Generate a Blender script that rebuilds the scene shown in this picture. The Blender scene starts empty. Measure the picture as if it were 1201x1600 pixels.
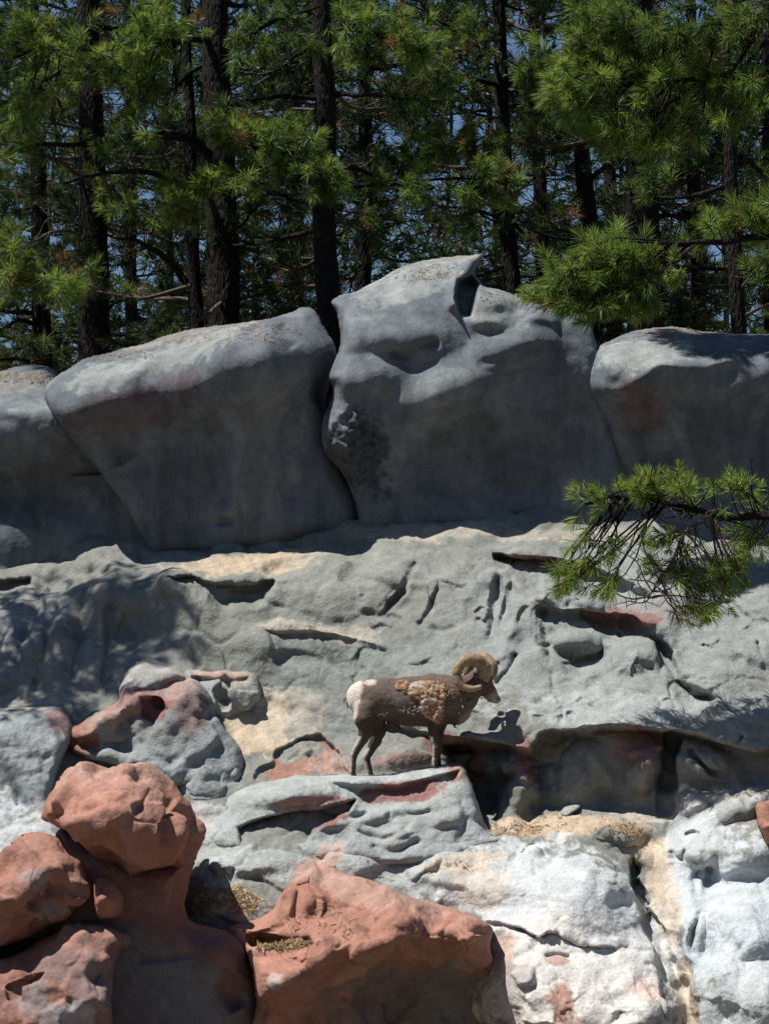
import bpy, math, random
import numpy as np
from mathutils import Vector
from mathutils.bvhtree import BVHTree

# ------------------------------------------------------------------ camera, sky, sun, exposure
S = bpy.context.scene
COL = S.collection
F, PITCH, CAM = 3520.0, math.radians(4.87), np.array([0.0, -22.0, 1.7])
cam_data = bpy.data.cameras.new('camera')
cam = bpy.data.objects.new('camera', cam_data)
COL.objects.link(cam)
cam.location = CAM
cam.rotation_euler = (math.pi / 2 + PITCH, 0, 0)
cam_data.sensor_fit = 'VERTICAL'
cam_data.sensor_height = 24.0
cam_data.lens = 24.0 * F / 1600.0
cam_data.clip_start = 0.1
cam_data.clip_end = 3000
S.camera = cam

SUN = np.array([-0.43, -0.15, 0.88]); SUN = SUN / np.linalg.norm(SUN)
w = bpy.data.worlds.new('World')
S.world = w
w.use_nodes = True
nt = w.node_tree
sky = nt.nodes.new('ShaderNodeTexSky')
sky.sky_type = 'NISHITA'
sky.sun_disc = False
sky.sun_elevation = math.asin(SUN[2])
sky.sun_rotation = math.atan2(SUN[0], SUN[1])
sky.air_density, sky.dust_density, sky.ozone_density = 1.0, 0.1, 4.5
nt.nodes['Background'].inputs[1].default_value = 0.06
nt.links.new(sky.outputs[0], nt.nodes['Background'].inputs[0])
sl = bpy.data.lights.new('sun', 'SUN')
sl.energy = 5.0
sl.angle = math.radians(0.53)
sl.color = (1.0, 0.955, 0.89)
so = bpy.data.objects.new('sun', sl)
COL.objects.link(so)
so.rotation_euler = Vector(-SUN).to_track_quat('-Z', 'Y').to_euler()
S.view_settings.view_transform = 'Standard'
S.view_settings.look = 'None'
S.view_settings.exposure = 0.38
S.view_settings.gamma = 1.0
S.view_settings.use_curve_mapping = False
S.cycles.max_bounces = 6
S.cycles.diffuse_bounces = 2
S.cycles.use_denoising = True

# ------------------------------------------------------------------ helpers
RNG = np.random.default_rng(7)
CA, SA = math.cos(PITCH), math.sin(PITCH)

def at(px, py, Y):
    """World points seen at photograph position (px, py) at world depth Y."""
    px, py, Y = np.broadcast_arrays(np.asarray(px, float), np.asarray(py, float), np.asarray(Y, float))
    dx = (px - 600.5) / F
    dz = -(py - 800.0) / F
    dy = CA - dz * SA
    t = (Y - CAM[1]) / dy
    return np.stack([CAM[0] + t * dx, Y, CAM[2] + t * (SA + dz * CA)], -1)

def perm_noise(P, seed=0):
    """Gradient noise, vectorised over an N x 3 array, about -1..1."""
    P = np.asarray(P, float)
    i = np.floor(P).astype(np.int64)
    f = P - i
    u = f * f * f * (f * (f * 6 - 15) + 10)
    out = np.zeros(len(P))
    for c in range(8):
        o = np.array([c & 1, (c >> 1) & 1, (c >> 2) & 1])
        q = i + o
        h = (q[:, 0] * 73856093 ^ q[:, 1] * 19349663 ^ q[:, 2] * 83492791 ^ (seed * 2654435761 + 97)) & 0x7FFFFFFF
        h = (h ^ (h >> 13)) * 1274126177 & 0x7FFFFFFF
        h = h ^ (h >> 16)
        d = f - o
        a = (h & 1023) * (2 * math.pi / 1024)
        b = ((h >> 10) & 1023) / 511.5 - 1
        r = np.sqrt(np.maximum(0, 1 - b * b))
        g = d[:, 0] * r * np.cos(a) + d[:, 1] * r * np.sin(a) + d[:, 2] * b
        wt = np.where(o[0], u[:, 0], 1 - u[:, 0]) * np.where(o[1], u[:, 1], 1 - u[:, 1]) * np.where(o[2], u[:, 2], 1 - u[:, 2])
        out += wt * g
    return out * 1.6

def fbm(P, scale, octaves=4, seed=0, gain=0.5, ridged=False):
    P = np.asarray(P, float) * scale
    a, s, tot = 1.0, 0.0, 0.0
    for k in range(octaves):
        n = perm_noise(P, seed + k * 17)
        if ridged:
            n = 1 - 2 * np.abs(n)
        s = s + a * n
        tot += a
        a *= gain
        P = P * 2.03 + 11.7
    return s / tot

def worley(P, scale, seed=0, both=False):
    """Distances to the nearest two feature points and a hash of the nearest cell."""
    P = np.asarray(P, float) * scale
    i = np.floor(P).astype(np.int64)
    d1 = np.full(len(P), 9.0); d2 = np.full(len(P), 9.0)
    hid = np.zeros(len(P), np.int64)
    off = np.zeros((len(P), 3)); hid2 = hid.copy(); off2 = off.copy()
    for ox in (-1, 0, 1):
        for oy in (-1, 0, 1):
            for oz in (-1, 0, 1):
                q = i + np.array([ox, oy, oz])
                h = (q[:, 0] * 73856093 ^ q[:, 1] * 19349663 ^ q[:, 2] * 83492791 ^ (seed * 668265263 + 5)) & 0x7FFFFFFF
                h = (h ^ (h >> 13)) * 1274126177 & 0x7FFFFFFF
                h = h ^ (h >> 15)
                fp = q + np.stack([(h & 1023) / 1023, ((h >> 10) & 1023) / 1023, ((h >> 20) & 1023) / 1023], -1)
                dv = P - fp
                d = np.sqrt((dv * dv).sum(1))
                near = d < d1
                if both:
                    sec = ~near & (d < d2)
                    hid2 = np.where(near, hid, np.where(sec, h, hid2))
                    off2 = np.where(near[:, None], off, np.where(sec[:, None], dv, off2))
                d2 = np.where(near, d1, np.minimum(d2, d))
                hid = np.where(near, h, hid)
                off = np.where(near[:, None], dv, off)
                d1 = np.where(near, d, d1)
    return (d1, d2, hid, off, hid2, off2) if both else (d1, d2, hid, off)

def facet(P, scale, seed=0):
    """Chipped planes: each cell tilts its own way and fades out at its seams."""
    d1, d2, h, off, h2, off2 = worley(P, scale, seed, True)
    def plane(h, off):
        a = (h & 511) * (2 * math.pi / 512); b = ((h >> 9) & 511) / 255.5 - 1
        r = np.sqrt(np.maximum(0, 1 - b * b))
        return off[:, 0] * r * np.cos(a) + off[:, 1] * r * np.sin(a) + off[:, 2] * b
    k = .5 + .5 * np.clip((d2 - d1) * 6, 0, 1)
    return plane(h, off) * k + plane(h2, off2) * (1 - k), d2 - d1

def smooth01(x):
    x = np.clip(x, 0, 1)
    return x * x * (3 - 2 * x)

def spline(pts, n, closed=False):
    """Catmull-Rom through pts (any dimension), n points."""
    p = np.asarray(pts, float)
    m = len(p)
    if closed:
        q = np.concatenate([p[-1:], p, p[:2]])
        seg = m
    else:
        q = np.concatenate([2 * p[:1] - p[1:2], p, 2 * p[-1:] - p[-2:-1]])
        seg = m - 1
    t = np.linspace(0, seg, n, endpoint=not closed)
    k = np.minimum(t.astype(int), seg - 1)
    u = (t - k)[:, None]
    a, b, c, d = q[k], q[k + 1], q[k + 2], q[k + 3]
    return 0.5 * (2 * b + (c - a) * u + (2 * a - 5 * b + 4 * c - d) * u ** 2 + (3 * b - a - 3 * c + d) * u ** 3)

def seg_dist(x, y, A, B):
    """Distance to segment A-B and position along it."""
    ex, ey = B[0] - A[0], B[1] - A[1]
    L = ex * ex + ey * ey + 1e-9
    t = np.clip(((x - A[0]) * ex + (y - A[1]) * ey) / L, 0, 1)
    return np.hypot(x - A[0] - t * ex, y - A[1] - t * ey), t

def poly_sdf(x, y, poly):
    d = np.full(x.shape, 1e9)
    inside = np.zeros(x.shape, bool)
    n = len(poly)
    for k in range(n):
        A, B = poly[k], poly[(k + 1) % n]
        dd, _ = seg_dist(x, y, A, B)
        d = np.minimum(d, dd)
        cr = (A[1] > y) != (B[1] > y)
        xi = A[0] + (y - A[1]) * (B[0] - A[0]) / (B[1] - A[1] + 1e-12)
        inside ^= cr & (x < xi)
    return np.where(inside, -d, d)

def stroke(x, y, pts, smooth=True):
    """Distance to a polyline, position 0..1 along it, signed side (positive: right of travel on the picture, i.e. below a left-to-right line)."""
    p = np.asarray(pts, float)
    if smooth and len(p) > 2:
        p = spline(p, len(p) * 4)
    d = np.full(x.shape, 1e9); t = np.zeros(x.shape); sd = np.zeros(x.shape)
    n = len(p) - 1
    for k in range(n):
        A, B = p[k], p[k + 1]
        dd, tt = seg_dist(x, y, A, B)
        m = dd < d
        cr = (B[0] - A[0]) * (y - A[1]) - (B[1] - A[1]) * (x - A[0])
        d = np.where(m, dd, d); t = np.where(m, (k + tt) / n, t); sd = np.where(m, np.sign(cr), sd)
    return d, t, sd

def tps(ctrl):
    c = np.asarray(ctrl, float)
    X = c[:, :2] / 100.0; n = len(X)
    r2 = ((X[:, None] - X[None]) ** 2).sum(-1)
    K = 0.5 * r2 * np.log(r2 + 1e-9) + np.eye(n) * 0.02
    Pm = np.c_[np.ones(n), X]
    A = np.block([[K, Pm], [Pm.T, np.zeros((3, 3))]])
    sol = np.linalg.solve(A, np.r_[c[:, 2], 0, 0, 0])
    def f(px, py):
        x, y = px / 100.0, py / 100.0
        o = sol[n] + sol[n + 1] * x + sol[n + 2] * y
        for k in range(n):
            q = (x - X[k, 0]) ** 2 + (y - X[k, 1]) ** 2
            o = o + sol[k] * 0.5 * q * np.log(q + 1e-9)
        return o
    return f

def normals(V, Fq):
    N = np.zeros_like(V)
    if Fq.shape[1] == 4:
        n = np.cross(V[Fq[:, 2]] - V[Fq[:, 0]], V[Fq[:, 3]] - V[Fq[:, 1]])
    else:
        n = np.cross(V[Fq[:, 1]] - V[Fq[:, 0]], V[Fq[:, 2]] - V[Fq[:, 0]])
    for k in range(Fq.shape[1]):
        for a in range(3):
            N[:, a] += np.bincount(Fq[:, k], n[:, a], len(V))
    return N / (np.linalg.norm(N, axis=1, keepdims=True) + 1e-12)

def build(name, V, faces, mats, parent=None, color=None, smooth=True, matidx=None, attrs=None):
    """faces: list of index arrays (M x 3 or M x 4); one mesh object."""
    V = np.ascontiguousarray(V, np.float32)
    faces = [np.asarray(f, np.int32) for f in (faces if isinstance(faces, list) else [faces]) if len(f)]
    me = bpy.data.meshes.new(name)
    nl = sum(f.size for f in faces); nf = sum(len(f) for f in faces)
    me.vertices.add(len(V)); me.vertices.foreach_set('co', V.ravel())
    me.loops.add(nl); me.loops.foreach_set('vertex_index', np.concatenate([f.ravel() for f in faces]))
    me.polygons.add(nf)
    tot = np.concatenate([np.full(len(f), f.shape[1], np.int32) for f in faces])
    me.polygons.foreach_set('loop_start', np.concatenate([[0], np.cumsum(tot)[:-1]]).astype(np.int32))
    me.polygons.foreach_set('use_smooth', np.full(nf, smooth))
    for m in (mats if isinstance(mats, list) else [mats]):
        me.materials.append(m)
    if matidx is not None:
        me.polygons.foreach_set('material_index', np.asarray(matidx, np.int32))
    if color is not None:
        a = me.color_attributes.new('Col', 'FLOAT_COLOR', 'POINT')
        a.data.foreach_set('color', np.c_[color, np.ones(len(V))].astype(np.float32).ravel())
    me.update(); me.validate()
    o = bpy.data.objects.new(name, me)
    COL.objects.link(o)
    if parent is not None:
        o.parent = parent
    return o

def tag(o, label=None, cat=None, group=None, kind=None):
    if label: o['label'] = label
    if cat: o['category'] = cat
    if group: o['group'] = group
    if kind: o['kind'] = kind
    return o

def empty(name, loc):
    o = bpy.data.objects.new(name, None)
    COL.objects.link(o)
    o.location = [float(v) for v in loc]
    o.empty_display_size = 0.2
    return o

def tube(pts, radii, sides=8, cap=True):
    p = np.asarray(pts, float); n = len(p)
    r = np.broadcast_to(np.asarray(radii, float), (n,))
    T = np.gradient(p, axis=0); T /= np.linalg.norm(T, axis=1, keepdims=True) + 1e-12
    ref = np.array([0.0, 0, 1]) if abs(T[:, 2]).mean() < 0.8 else np.array([0.0, 1, 0])
    U = np.cross(T, ref); U /= np.linalg.norm(U, axis=1, keepdims=True) + 1e-12
    W = np.cross(T, U)
    a = np.arange(sides) * 2 * math.pi / sides
    V = p[:, None] + r[:, None, None] * (U[:, None] * np.cos(a)[None, :, None] + W[:, None] * np.sin(a)[None, :, None])
    V = V.reshape(-1, 3)
    i = np.arange(n - 1)[:, None] * sides; j = np.arange(sides)[None]; k = (j + 1) % sides
    Q = np.stack(np.broadcast_arrays(i + j, i + sides + j, i + sides + k, i + k), -1).reshape(-1, 4)
    fs = [Q]
    if cap:
        V = np.r_[V, p[:1], p[-1:]]
        c0, c1 = len(V) - 2, len(V) - 1
        j = np.arange(sides); k = (j + 1) % sides
        fs.append(np.r_[np.c_[np.full(sides, c0), j, k], np.c_[np.full(sides, c1), (n - 1) * sides + k, (n - 1) * sides + j]])
    return V, fs

class Bag:
    """Collects vertices and faces of several shapes that make one mesh."""
    def __init__(self): self.V, self.F, self.n, self.C = [], {3: [], 4: []}, 0, []
    def add(self, V, fs, col=None):
        for f in fs:
            if len(f): self.F[f.shape[1]].append(np.asarray(f) + self.n)
        self.V.append(V); self.n += len(V)
        if col is not None: self.C.append(np.broadcast_to(col, (len(V), 3)))
    def build(self, name, mat, parent=None, smooth=True):
        fs = [np.concatenate(self.F[k]) for k in (4, 3) if self.F[k]]
        return build(name, np.concatenate(self.V), fs, mat, parent, np.concatenate(self.C) if self.C else None, smooth)

# ------------------------------------------------------------------ materials
def new_mat(name):
    m = bpy.data.materials.new(name); m.use_nodes = True
    n = m.node_tree.nodes; b = n['Principled BSDF']
    return m, m.node_tree, b

def rock_material(name, pit=26.0, grain=0.012, rough=0.95, strength=0.8, streak=0.0):
    """Sprayed cement: painted colour from the mesh, pitted and grainy relief."""
    m, t, b = new_mat(name)
    N, L = t.nodes.new, t.links.new
    col = N('ShaderNodeVertexColor'); col.layer_name = 'Col'
    tc = N('ShaderNodeTexCoord')
    n1 = N('ShaderNodeTexNoise'); n1.inputs['Scale'].default_value = 7; n1.inputs['Detail'].default_value = 8; n1.inputs['Roughness'].default_value = 0.65
    n2 = N('ShaderNodeTexNoise'); n2.inputs['Scale'].default_value = 38; n2.inputs['Detail'].default_value = 5; n2.inputs['Roughness'].default_value = 0.7
    vo = N('ShaderNodeTexVoronoi'); vo.inputs['Scale'].default_value = pit; vo.feature = 'SMOOTH_F1'
    for q in (n1, n2, vo): L(tc.outputs['Object'], q.inputs['Vector'])
    r1 = N('ShaderNodeMapRange'); r1.inputs['From Min'].default_value = 0.3; r1.inputs['From Max'].default_value = 0.7
    r1.inputs['To Min'].default_value = 0.78; r1.inputs['To Max'].default_value = 1.18
    L(n1.outputs['Fac'], r1.inputs['Value'])
    r2 = N('ShaderNodeMapRange'); r2.inputs['From Min'].default_value = 0.35; r2.inputs['From Max'].default_value = 0.65
    r2.inputs['To Min'].default_value = 0.85; r2.inputs['To Max'].default_value = 1.12
    L(n2.outputs['Fac'], r2.inputs['Value'])
    mu = N('ShaderNodeMath'); mu.operation = 'MULTIPLY'
    L(r1.outputs[0], mu.inputs[0]); L(r2.outputs[0], mu.inputs[1])
    if streak:
        mp = N('ShaderNodeMapping'); mp.inputs['Scale'].default_value = (3.2, 3.2, .35)
        n3 = N('ShaderNodeTexNoise'); n3.inputs['Scale'].default_value = 1.0; n3.inputs['Detail'].default_value = 6; n3.inputs['Roughness'].default_value = .6; n3.inputs['Distortion'].default_value = .6
        L(tc.outputs['Object'], mp.inputs[0]); L(mp.outputs[0], n3.inputs['Vector'])
        r3 = N('ShaderNodeMapRange'); r3.inputs['From Min'].default_value = .36; r3.inputs['From Max'].default_value = .64
        r3.inputs['To Min'].default_value = 1 - streak; r3.inputs['To Max'].default_value = 1 + streak
        L(n3.outputs['Fac'], r3.inputs['Value'])
        m3 = N('ShaderNodeMath'); m3.operation = 'MULTIPLY'; L(mu.outputs[0], m3.inputs[0]); L(r3.outputs[0], m3.inputs[1]); mu = m3
    vm = N('ShaderNodeVectorMath'); vm.operation = 'SCALE'
    L(col.outputs['Color'], vm.inputs[0]); L(mu.outputs[0], vm.inputs['Scale'])
    L(vm.outputs[0], b.inputs['Base Color'])
    b.inputs['Roughness'].default_value = rough
    b.inputs['Specular IOR Level'].default_value = 0.15
    ad = N('ShaderNodeMath'); ad.operation = 'MULTIPLY_ADD'; ad.inputs[1].default_value = 0.8
    L(vo.outputs['Distance'], ad.inputs[0]); L(n2.outputs['Fac'], ad.inputs[2])
    bp = N('ShaderNodeBump'); bp.inputs['Strength'].default_value = strength; bp.inputs['Distance'].default_value = grain
    L(ad.outputs[0], bp.inputs['Height']); L(bp.outputs[0], b.inputs['Normal'])
    return m

def plain(name, color, rough=0.8, spec=0.3, scale=20.0, vary=0.25, bump=0.0, usecol=False):
    m, t, b = new_mat(name)
    N, L = t.nodes.new, t.links.new
    tc = N('ShaderNodeTexCoord')
    n1 = N('ShaderNodeTexNoise'); n1.inputs['Scale'].default_value = scale; n1.inputs['Detail'].default_value = 6
    L(tc.outputs['Object'], n1.inputs['Vector'])
    r = N('ShaderNodeMapRange'); r.inputs['From Min'].default_value = 0.3; r.inputs['From Max'].default_value = 0.7
    r.inputs['To Min'].default_value = 1 - vary; r.inputs['To Max'].default_value = 1 + vary
    L(n1.outputs['Fac'], r.inputs['Value'])
    vm = N('ShaderNodeVectorMath'); vm.operation = 'SCALE'
    L(r.outputs[0], vm.inputs['Scale'])
    if usecol:
        c = N('ShaderNodeVertexColor'); c.layer_name = 'Col'; L(c.outputs['Color'], vm.inputs[0])
    else:
        vm.inputs[0].default_value = color
    L(vm.outputs[0], b.inputs['Base Color'])
    b.inputs['Roughness'].default_value = rough
    b.inputs['Specular IOR Level'].default_value = spec
    if bump:
        bp = N('ShaderNodeBump'); bp.inputs['Strength'].default_value = 0.9; bp.inputs['Distance'].default_value = bump
        L(n1.outputs['Fac'], bp.inputs['Height']); L(bp.outputs[0], b.inputs['Normal'])
    return m

def needle_material(name):
    m, t, b = new_mat(name)
    N, L = t.nodes.new, t.links.new
    c = N('ShaderNodeVertexColor'); c.layer_name = 'Col'
    L(c.outputs['Color'], b.inputs['Base Color'])
    b.inputs['Roughness'].default_value = 0.45
    b.inputs['Specular IOR Level'].default_value = 0.35
    tr = N('ShaderNodeBsdfTranslucent')
    hs = N('ShaderNodeHueSaturation'); hs.inputs['Value'].default_value = 1.3; hs.inputs['Hue'].default_value = 0.485
    L(c.outputs['Color'], hs.inputs['Color']); L(hs.outputs[0], tr.inputs['Color'])
    mx = N('ShaderNodeMixShader'); mx.inputs[0].default_value = 0.42
    L(b.outputs[0], mx.inputs[1]); L(tr.outputs[0], mx.inputs[2])
    L(mx.outputs[0], t.nodes['Material Output'].inputs[0])
    return m

def bark_material(name, c1, c2):
    m, t, b = new_mat(name)
    N, L = t.nodes.new, t.links.new
    tc = N('ShaderNodeTexCoord')
    mp = N('ShaderNodeMapping'); mp.inputs['Scale'].default_value = (1, 1, 0.28)
    L(tc.outputs['Object'], mp.inputs[0])
    v = N('ShaderNodeTexVoronoi'); v.inputs['Scale'].default_value = 22; v.feature = 'DISTANCE_TO_EDGE'
    n = N('ShaderNodeTexNoise'); n.inputs['Scale'].default_value = 30; n.inputs['Detail'].default_value = 6
    L(mp.outputs[0], v.inputs['Vector']); L(mp.outputs[0], n.inputs['Vector'])
    cr = N('ShaderNodeValToRGB'); cr.color_ramp.elements[0].color = (*c1, 1); cr.color_ramp.elements[1].color = (*c2, 1)
    cr.color_ramp.elements[0].position = 0.35; cr.color_ramp.elements[1].position = 0.7
    L(n.outputs['Fac'], cr.inputs[0]); L(cr.outputs[0], b.inputs['Base Color'])
    ml = N('ShaderNodeMath'); ml.operation = 'MULTIPLY_ADD'; ml.inputs[1].default_value = 2.0
    L(v.outputs['Distance'], ml.inputs[0]); L(n.outputs['Fac'], ml.inputs[2])
    bp = N('ShaderNodeBump'); bp.inputs['Distance'].default_value = 0.03
    L(ml.outputs[0], bp.inputs['Height']); L(bp.outputs[0], b.inputs['Normal'])
    b.inputs['Roughness'].default_value = 0.9; b.inputs['Specular IOR Level'].default_value = 0.2
    return m

M_ROCK = rock_material('painted_rock', pit=30, grain=0.011, strength=0.8)
M_SMOOTH = rock_material('smooth_cement_rock', pit=34, grain=0.005, strength=0.7, streak=0.22)
M_RED = rock_material('red_rock', pit=22, grain=0.014, strength=0.8)
M_BARK = bark_material('pine_bark', (0.007, 0.006, 0.0055), (0.021, 0.017, 0.016))
M_TWIG = plain('pine_twig', (0.085, 0.066, 0.056), scale=40, vary=0.5)
M_DEAD = plain('dead_twig', (0.24, 0.20, 0.17), scale=40, vary=0.4)
M_NEEDLE = needle_material('pine_needles')
# ------------------------------------------------------------------ rock builders
GREY = np.array([0.27, 0.29, 0.295]); GREEN = np.array([0.29, 0.30, 0.27]); PALE = np.array([0.250, 0.268, 0.262])
WHITE = np.array([0.49, 0.51, 0.515]); RED = np.array([0.35, 0.178, 0.13]); MAROON = np.array([0.20, 0.095, 0.085])
TAN = np.array([0.47, 0.38, 0.28]); DARK = np.array([0.14, 0.15, 0.16]); PINK = np.array([0.44, 0.29, 0.24])
SLATE = np.array([0.20, 0.21, 0.225]); DUST = np.array([0.40, 0.36, 0.30])

def wpx(px, py, amp, sc, seed):
    """Photograph position wobbled by noise, so that edges run unevenly."""
    q = np.stack([px.ravel() / 100, py.ravel() / 100, np.full(px.size, seed * 3.1)], -1)
    a = fbm(q, sc, 4, seed, .6).reshape(px.shape) * amp
    b = fbm(q, sc, 4, seed + 50, .6).reshape(px.shape) * amp
    return px + a, py + b

def push(D, px, py, poly, amt, win, wtop=None):
    """Move the region inside poly back by amt (m); edge softness win (px); wtop: softness near its upper side."""
    poly = np.asarray(poly, float)
    x0, y0 = poly.min(0) - 60; x1, y1 = poly.max(0) + 60
    m = (px > x0) & (px < x1) & (py > y0) & (py < y1)
    if not m.any(): return D
    s = poly_sdf(px[m], py[m], poly)
    if wtop is not None:
        f = (py[m] - poly[:, 1].min()) / (np.ptp(poly[:, 1]) + 1e-6)
        wd = wtop + (win - wtop) * smooth01(f)
    else:
        wd = win
    D = D.copy()
    D[m] += amt * smooth01(0.5 - s / (wd * .65))
    return D

def line(D, px, py, pts, width, amt, side=0, taper=True, rag=.9):
    """A crack (amt>0) or rib (amt<0) along pts. side: +1/-1 makes a step that decays on that side only."""
    p = np.asarray(pts, float)
    x0, y0 = p.min(0) - 5 * width; x1, y1 = p.max(0) + 5 * width
    m = (px > x0) & (px < x1) & (py > y0) & (py < y1)
    if not m.any(): return D
    d, t, sd = stroke(px[m], py[m], p)
    g = np.exp(-(d / width) ** 2)
    if side:
        g = np.where(sd == side, np.exp(-(d / width)), np.exp(-(d / (width * 0.12)) ** 2))
    if taper:
        g = g * smooth01(t / 0.12) * smooth01((1 - t) / 0.12)
    q = np.stack([px[m] / 40, py[m] / 40, np.full(int(m.sum()), amt * 9)], -1)
    g = g * np.clip(.75 + .25 * (1 - rag) + rag * perm_noise(q, 3), .1, 1.4)
    D = D.copy(); D[m] += amt * g
    return D

def bulge(D, px, py, cx, cy, rx, ry, amt, rot=0, sharp=1.6):
    a = math.radians(rot); dx, dy = px - cx, py - cy
    u = (dx * math.cos(a) + dy * math.sin(a)) / rx; v = (-dx * math.sin(a) + dy * math.cos(a)) / ry
    q = np.clip(1 - u * u - v * v, 0, 1)
    return D - amt * np.where(q > 0, q ** sharp, 0)

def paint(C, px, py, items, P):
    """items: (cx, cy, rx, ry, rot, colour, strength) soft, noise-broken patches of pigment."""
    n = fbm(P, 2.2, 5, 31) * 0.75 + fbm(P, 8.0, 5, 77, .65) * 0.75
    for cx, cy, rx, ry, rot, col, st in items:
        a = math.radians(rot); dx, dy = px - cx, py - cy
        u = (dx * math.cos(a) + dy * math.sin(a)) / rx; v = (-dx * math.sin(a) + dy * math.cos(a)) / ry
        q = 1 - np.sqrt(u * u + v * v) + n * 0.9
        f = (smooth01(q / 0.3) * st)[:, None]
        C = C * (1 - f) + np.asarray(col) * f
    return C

def mottled(P, cols, seed=0, sc=1.3):
    n = fbm(P, sc, 5, seed); n2 = fbm(P, sc * 2.7, 4, seed + 9)
    a, b, c = [np.asarray(q) for q in cols]
    f = smooth01(n * 1.3 + 0.5)[:, None]; g = (smooth01(n2 * 1.5 - 0.1) * 0.6)[:, None]
    return (a * (1 - f) + b * f) * (1 - g) + c * g

def roughen(V, Fq, mix, wgt=1.0):
    """Small relief along the surface normal. mix: list of (kind, scale, amplitude, seed)."""
    N = normals(V, Fq)
    k = Fq.shape[1]
    ed = np.concatenate([Fq[:, [j, (j + 1) % k]] for j in range(k)])
    for _ in range(5):
        N = N + np.stack([np.bincount(ed[:, 0], N[ed[:, 1], a], len(V)) + np.bincount(ed[:, 1], N[ed[:, 0], a], len(V)) for a in range(3)], -1) * .6
        N /= np.linalg.norm(N, axis=1, keepdims=True) + 1e-9
    h = np.zeros(len(V))
    left = smooth01((.9 - V[:, 0]) / 1.6)
    msk = 0.55 + 0.45 * smooth01(fbm(V, 0.8, 2, 91) + 0.5)
    for kind, sc, amp, seed in mix:
        if kind == 'fbm': h += amp * fbm(V, sc, 4, seed)
        elif kind == 'ridge': h += amp * fbm(V, sc, 3, seed, ridged=True)
        elif kind == 'facet': h += amp * facet(V + 0.06 * fbm(V, 3, 2, seed + 3)[:, None], sc, seed)[0] * 2
        elif kind == 'crumb':
            d1, _, _, _ = worley(V + 0.02 * fbm(V, 12, 2, seed + 3)[:, None], sc, seed); h += amp * (0.55 - d1) * msk
        elif kind == 'crumbL':
            d1, _, _, _ = worley(V + 0.02 * fbm(V, 12, 2, seed + 3)[:, None], sc, seed); h += amp * (0.55 - d1) * msk * (.2 + .8 * left)
        elif kind == 'facetR':
            h += amp * facet(V + 0.05 * fbm(V, 4, 3, seed + 3)[:, None], sc, seed)[0] * 2 * (1 - .7 * left)
        elif kind == 'strata':
            u = (V[:, 2] + .12 * V[:, 0] + .30 * fbm(V, .9, 4, seed, .6)) * sc
            fr = u - np.floor(u)
            keep = smooth01(fbm(V, .9, 3, seed + 2) * 2.2 + .15)
            h += amp * (smooth01((1 - fr) / .9) * smooth01(fr / .10) - .5) * keep
        elif kind == 'crack':
            q = V + 0.10 * np.stack([fbm(V, 2.5, 3, seed + 5), fbm(V, 2.5, 3, seed + 6), fbm(V, 2.5, 3, seed + 7)], -1)
            d1, d2, hh, _ = worley(q, sc, seed)
            keep = smooth01(fbm(V, 1.1, 2, seed + 8) * 2.5)
            h -= amp * np.exp(-((d2 - d1) / 0.05) ** 2) * keep
    deg = np.maximum(np.bincount(ed[:, 0], minlength=len(V)) + np.bincount(ed[:, 1], minlength=len(V)), 1)
    for _ in range(2):
        h = .5 * h + .5 * (np.bincount(ed[:, 0], h[ed[:, 1]], len(V)) + np.bincount(ed[:, 1], h[ed[:, 0]], len(V))) / deg
    return V + N * (h * wgt)[:, None]

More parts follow.
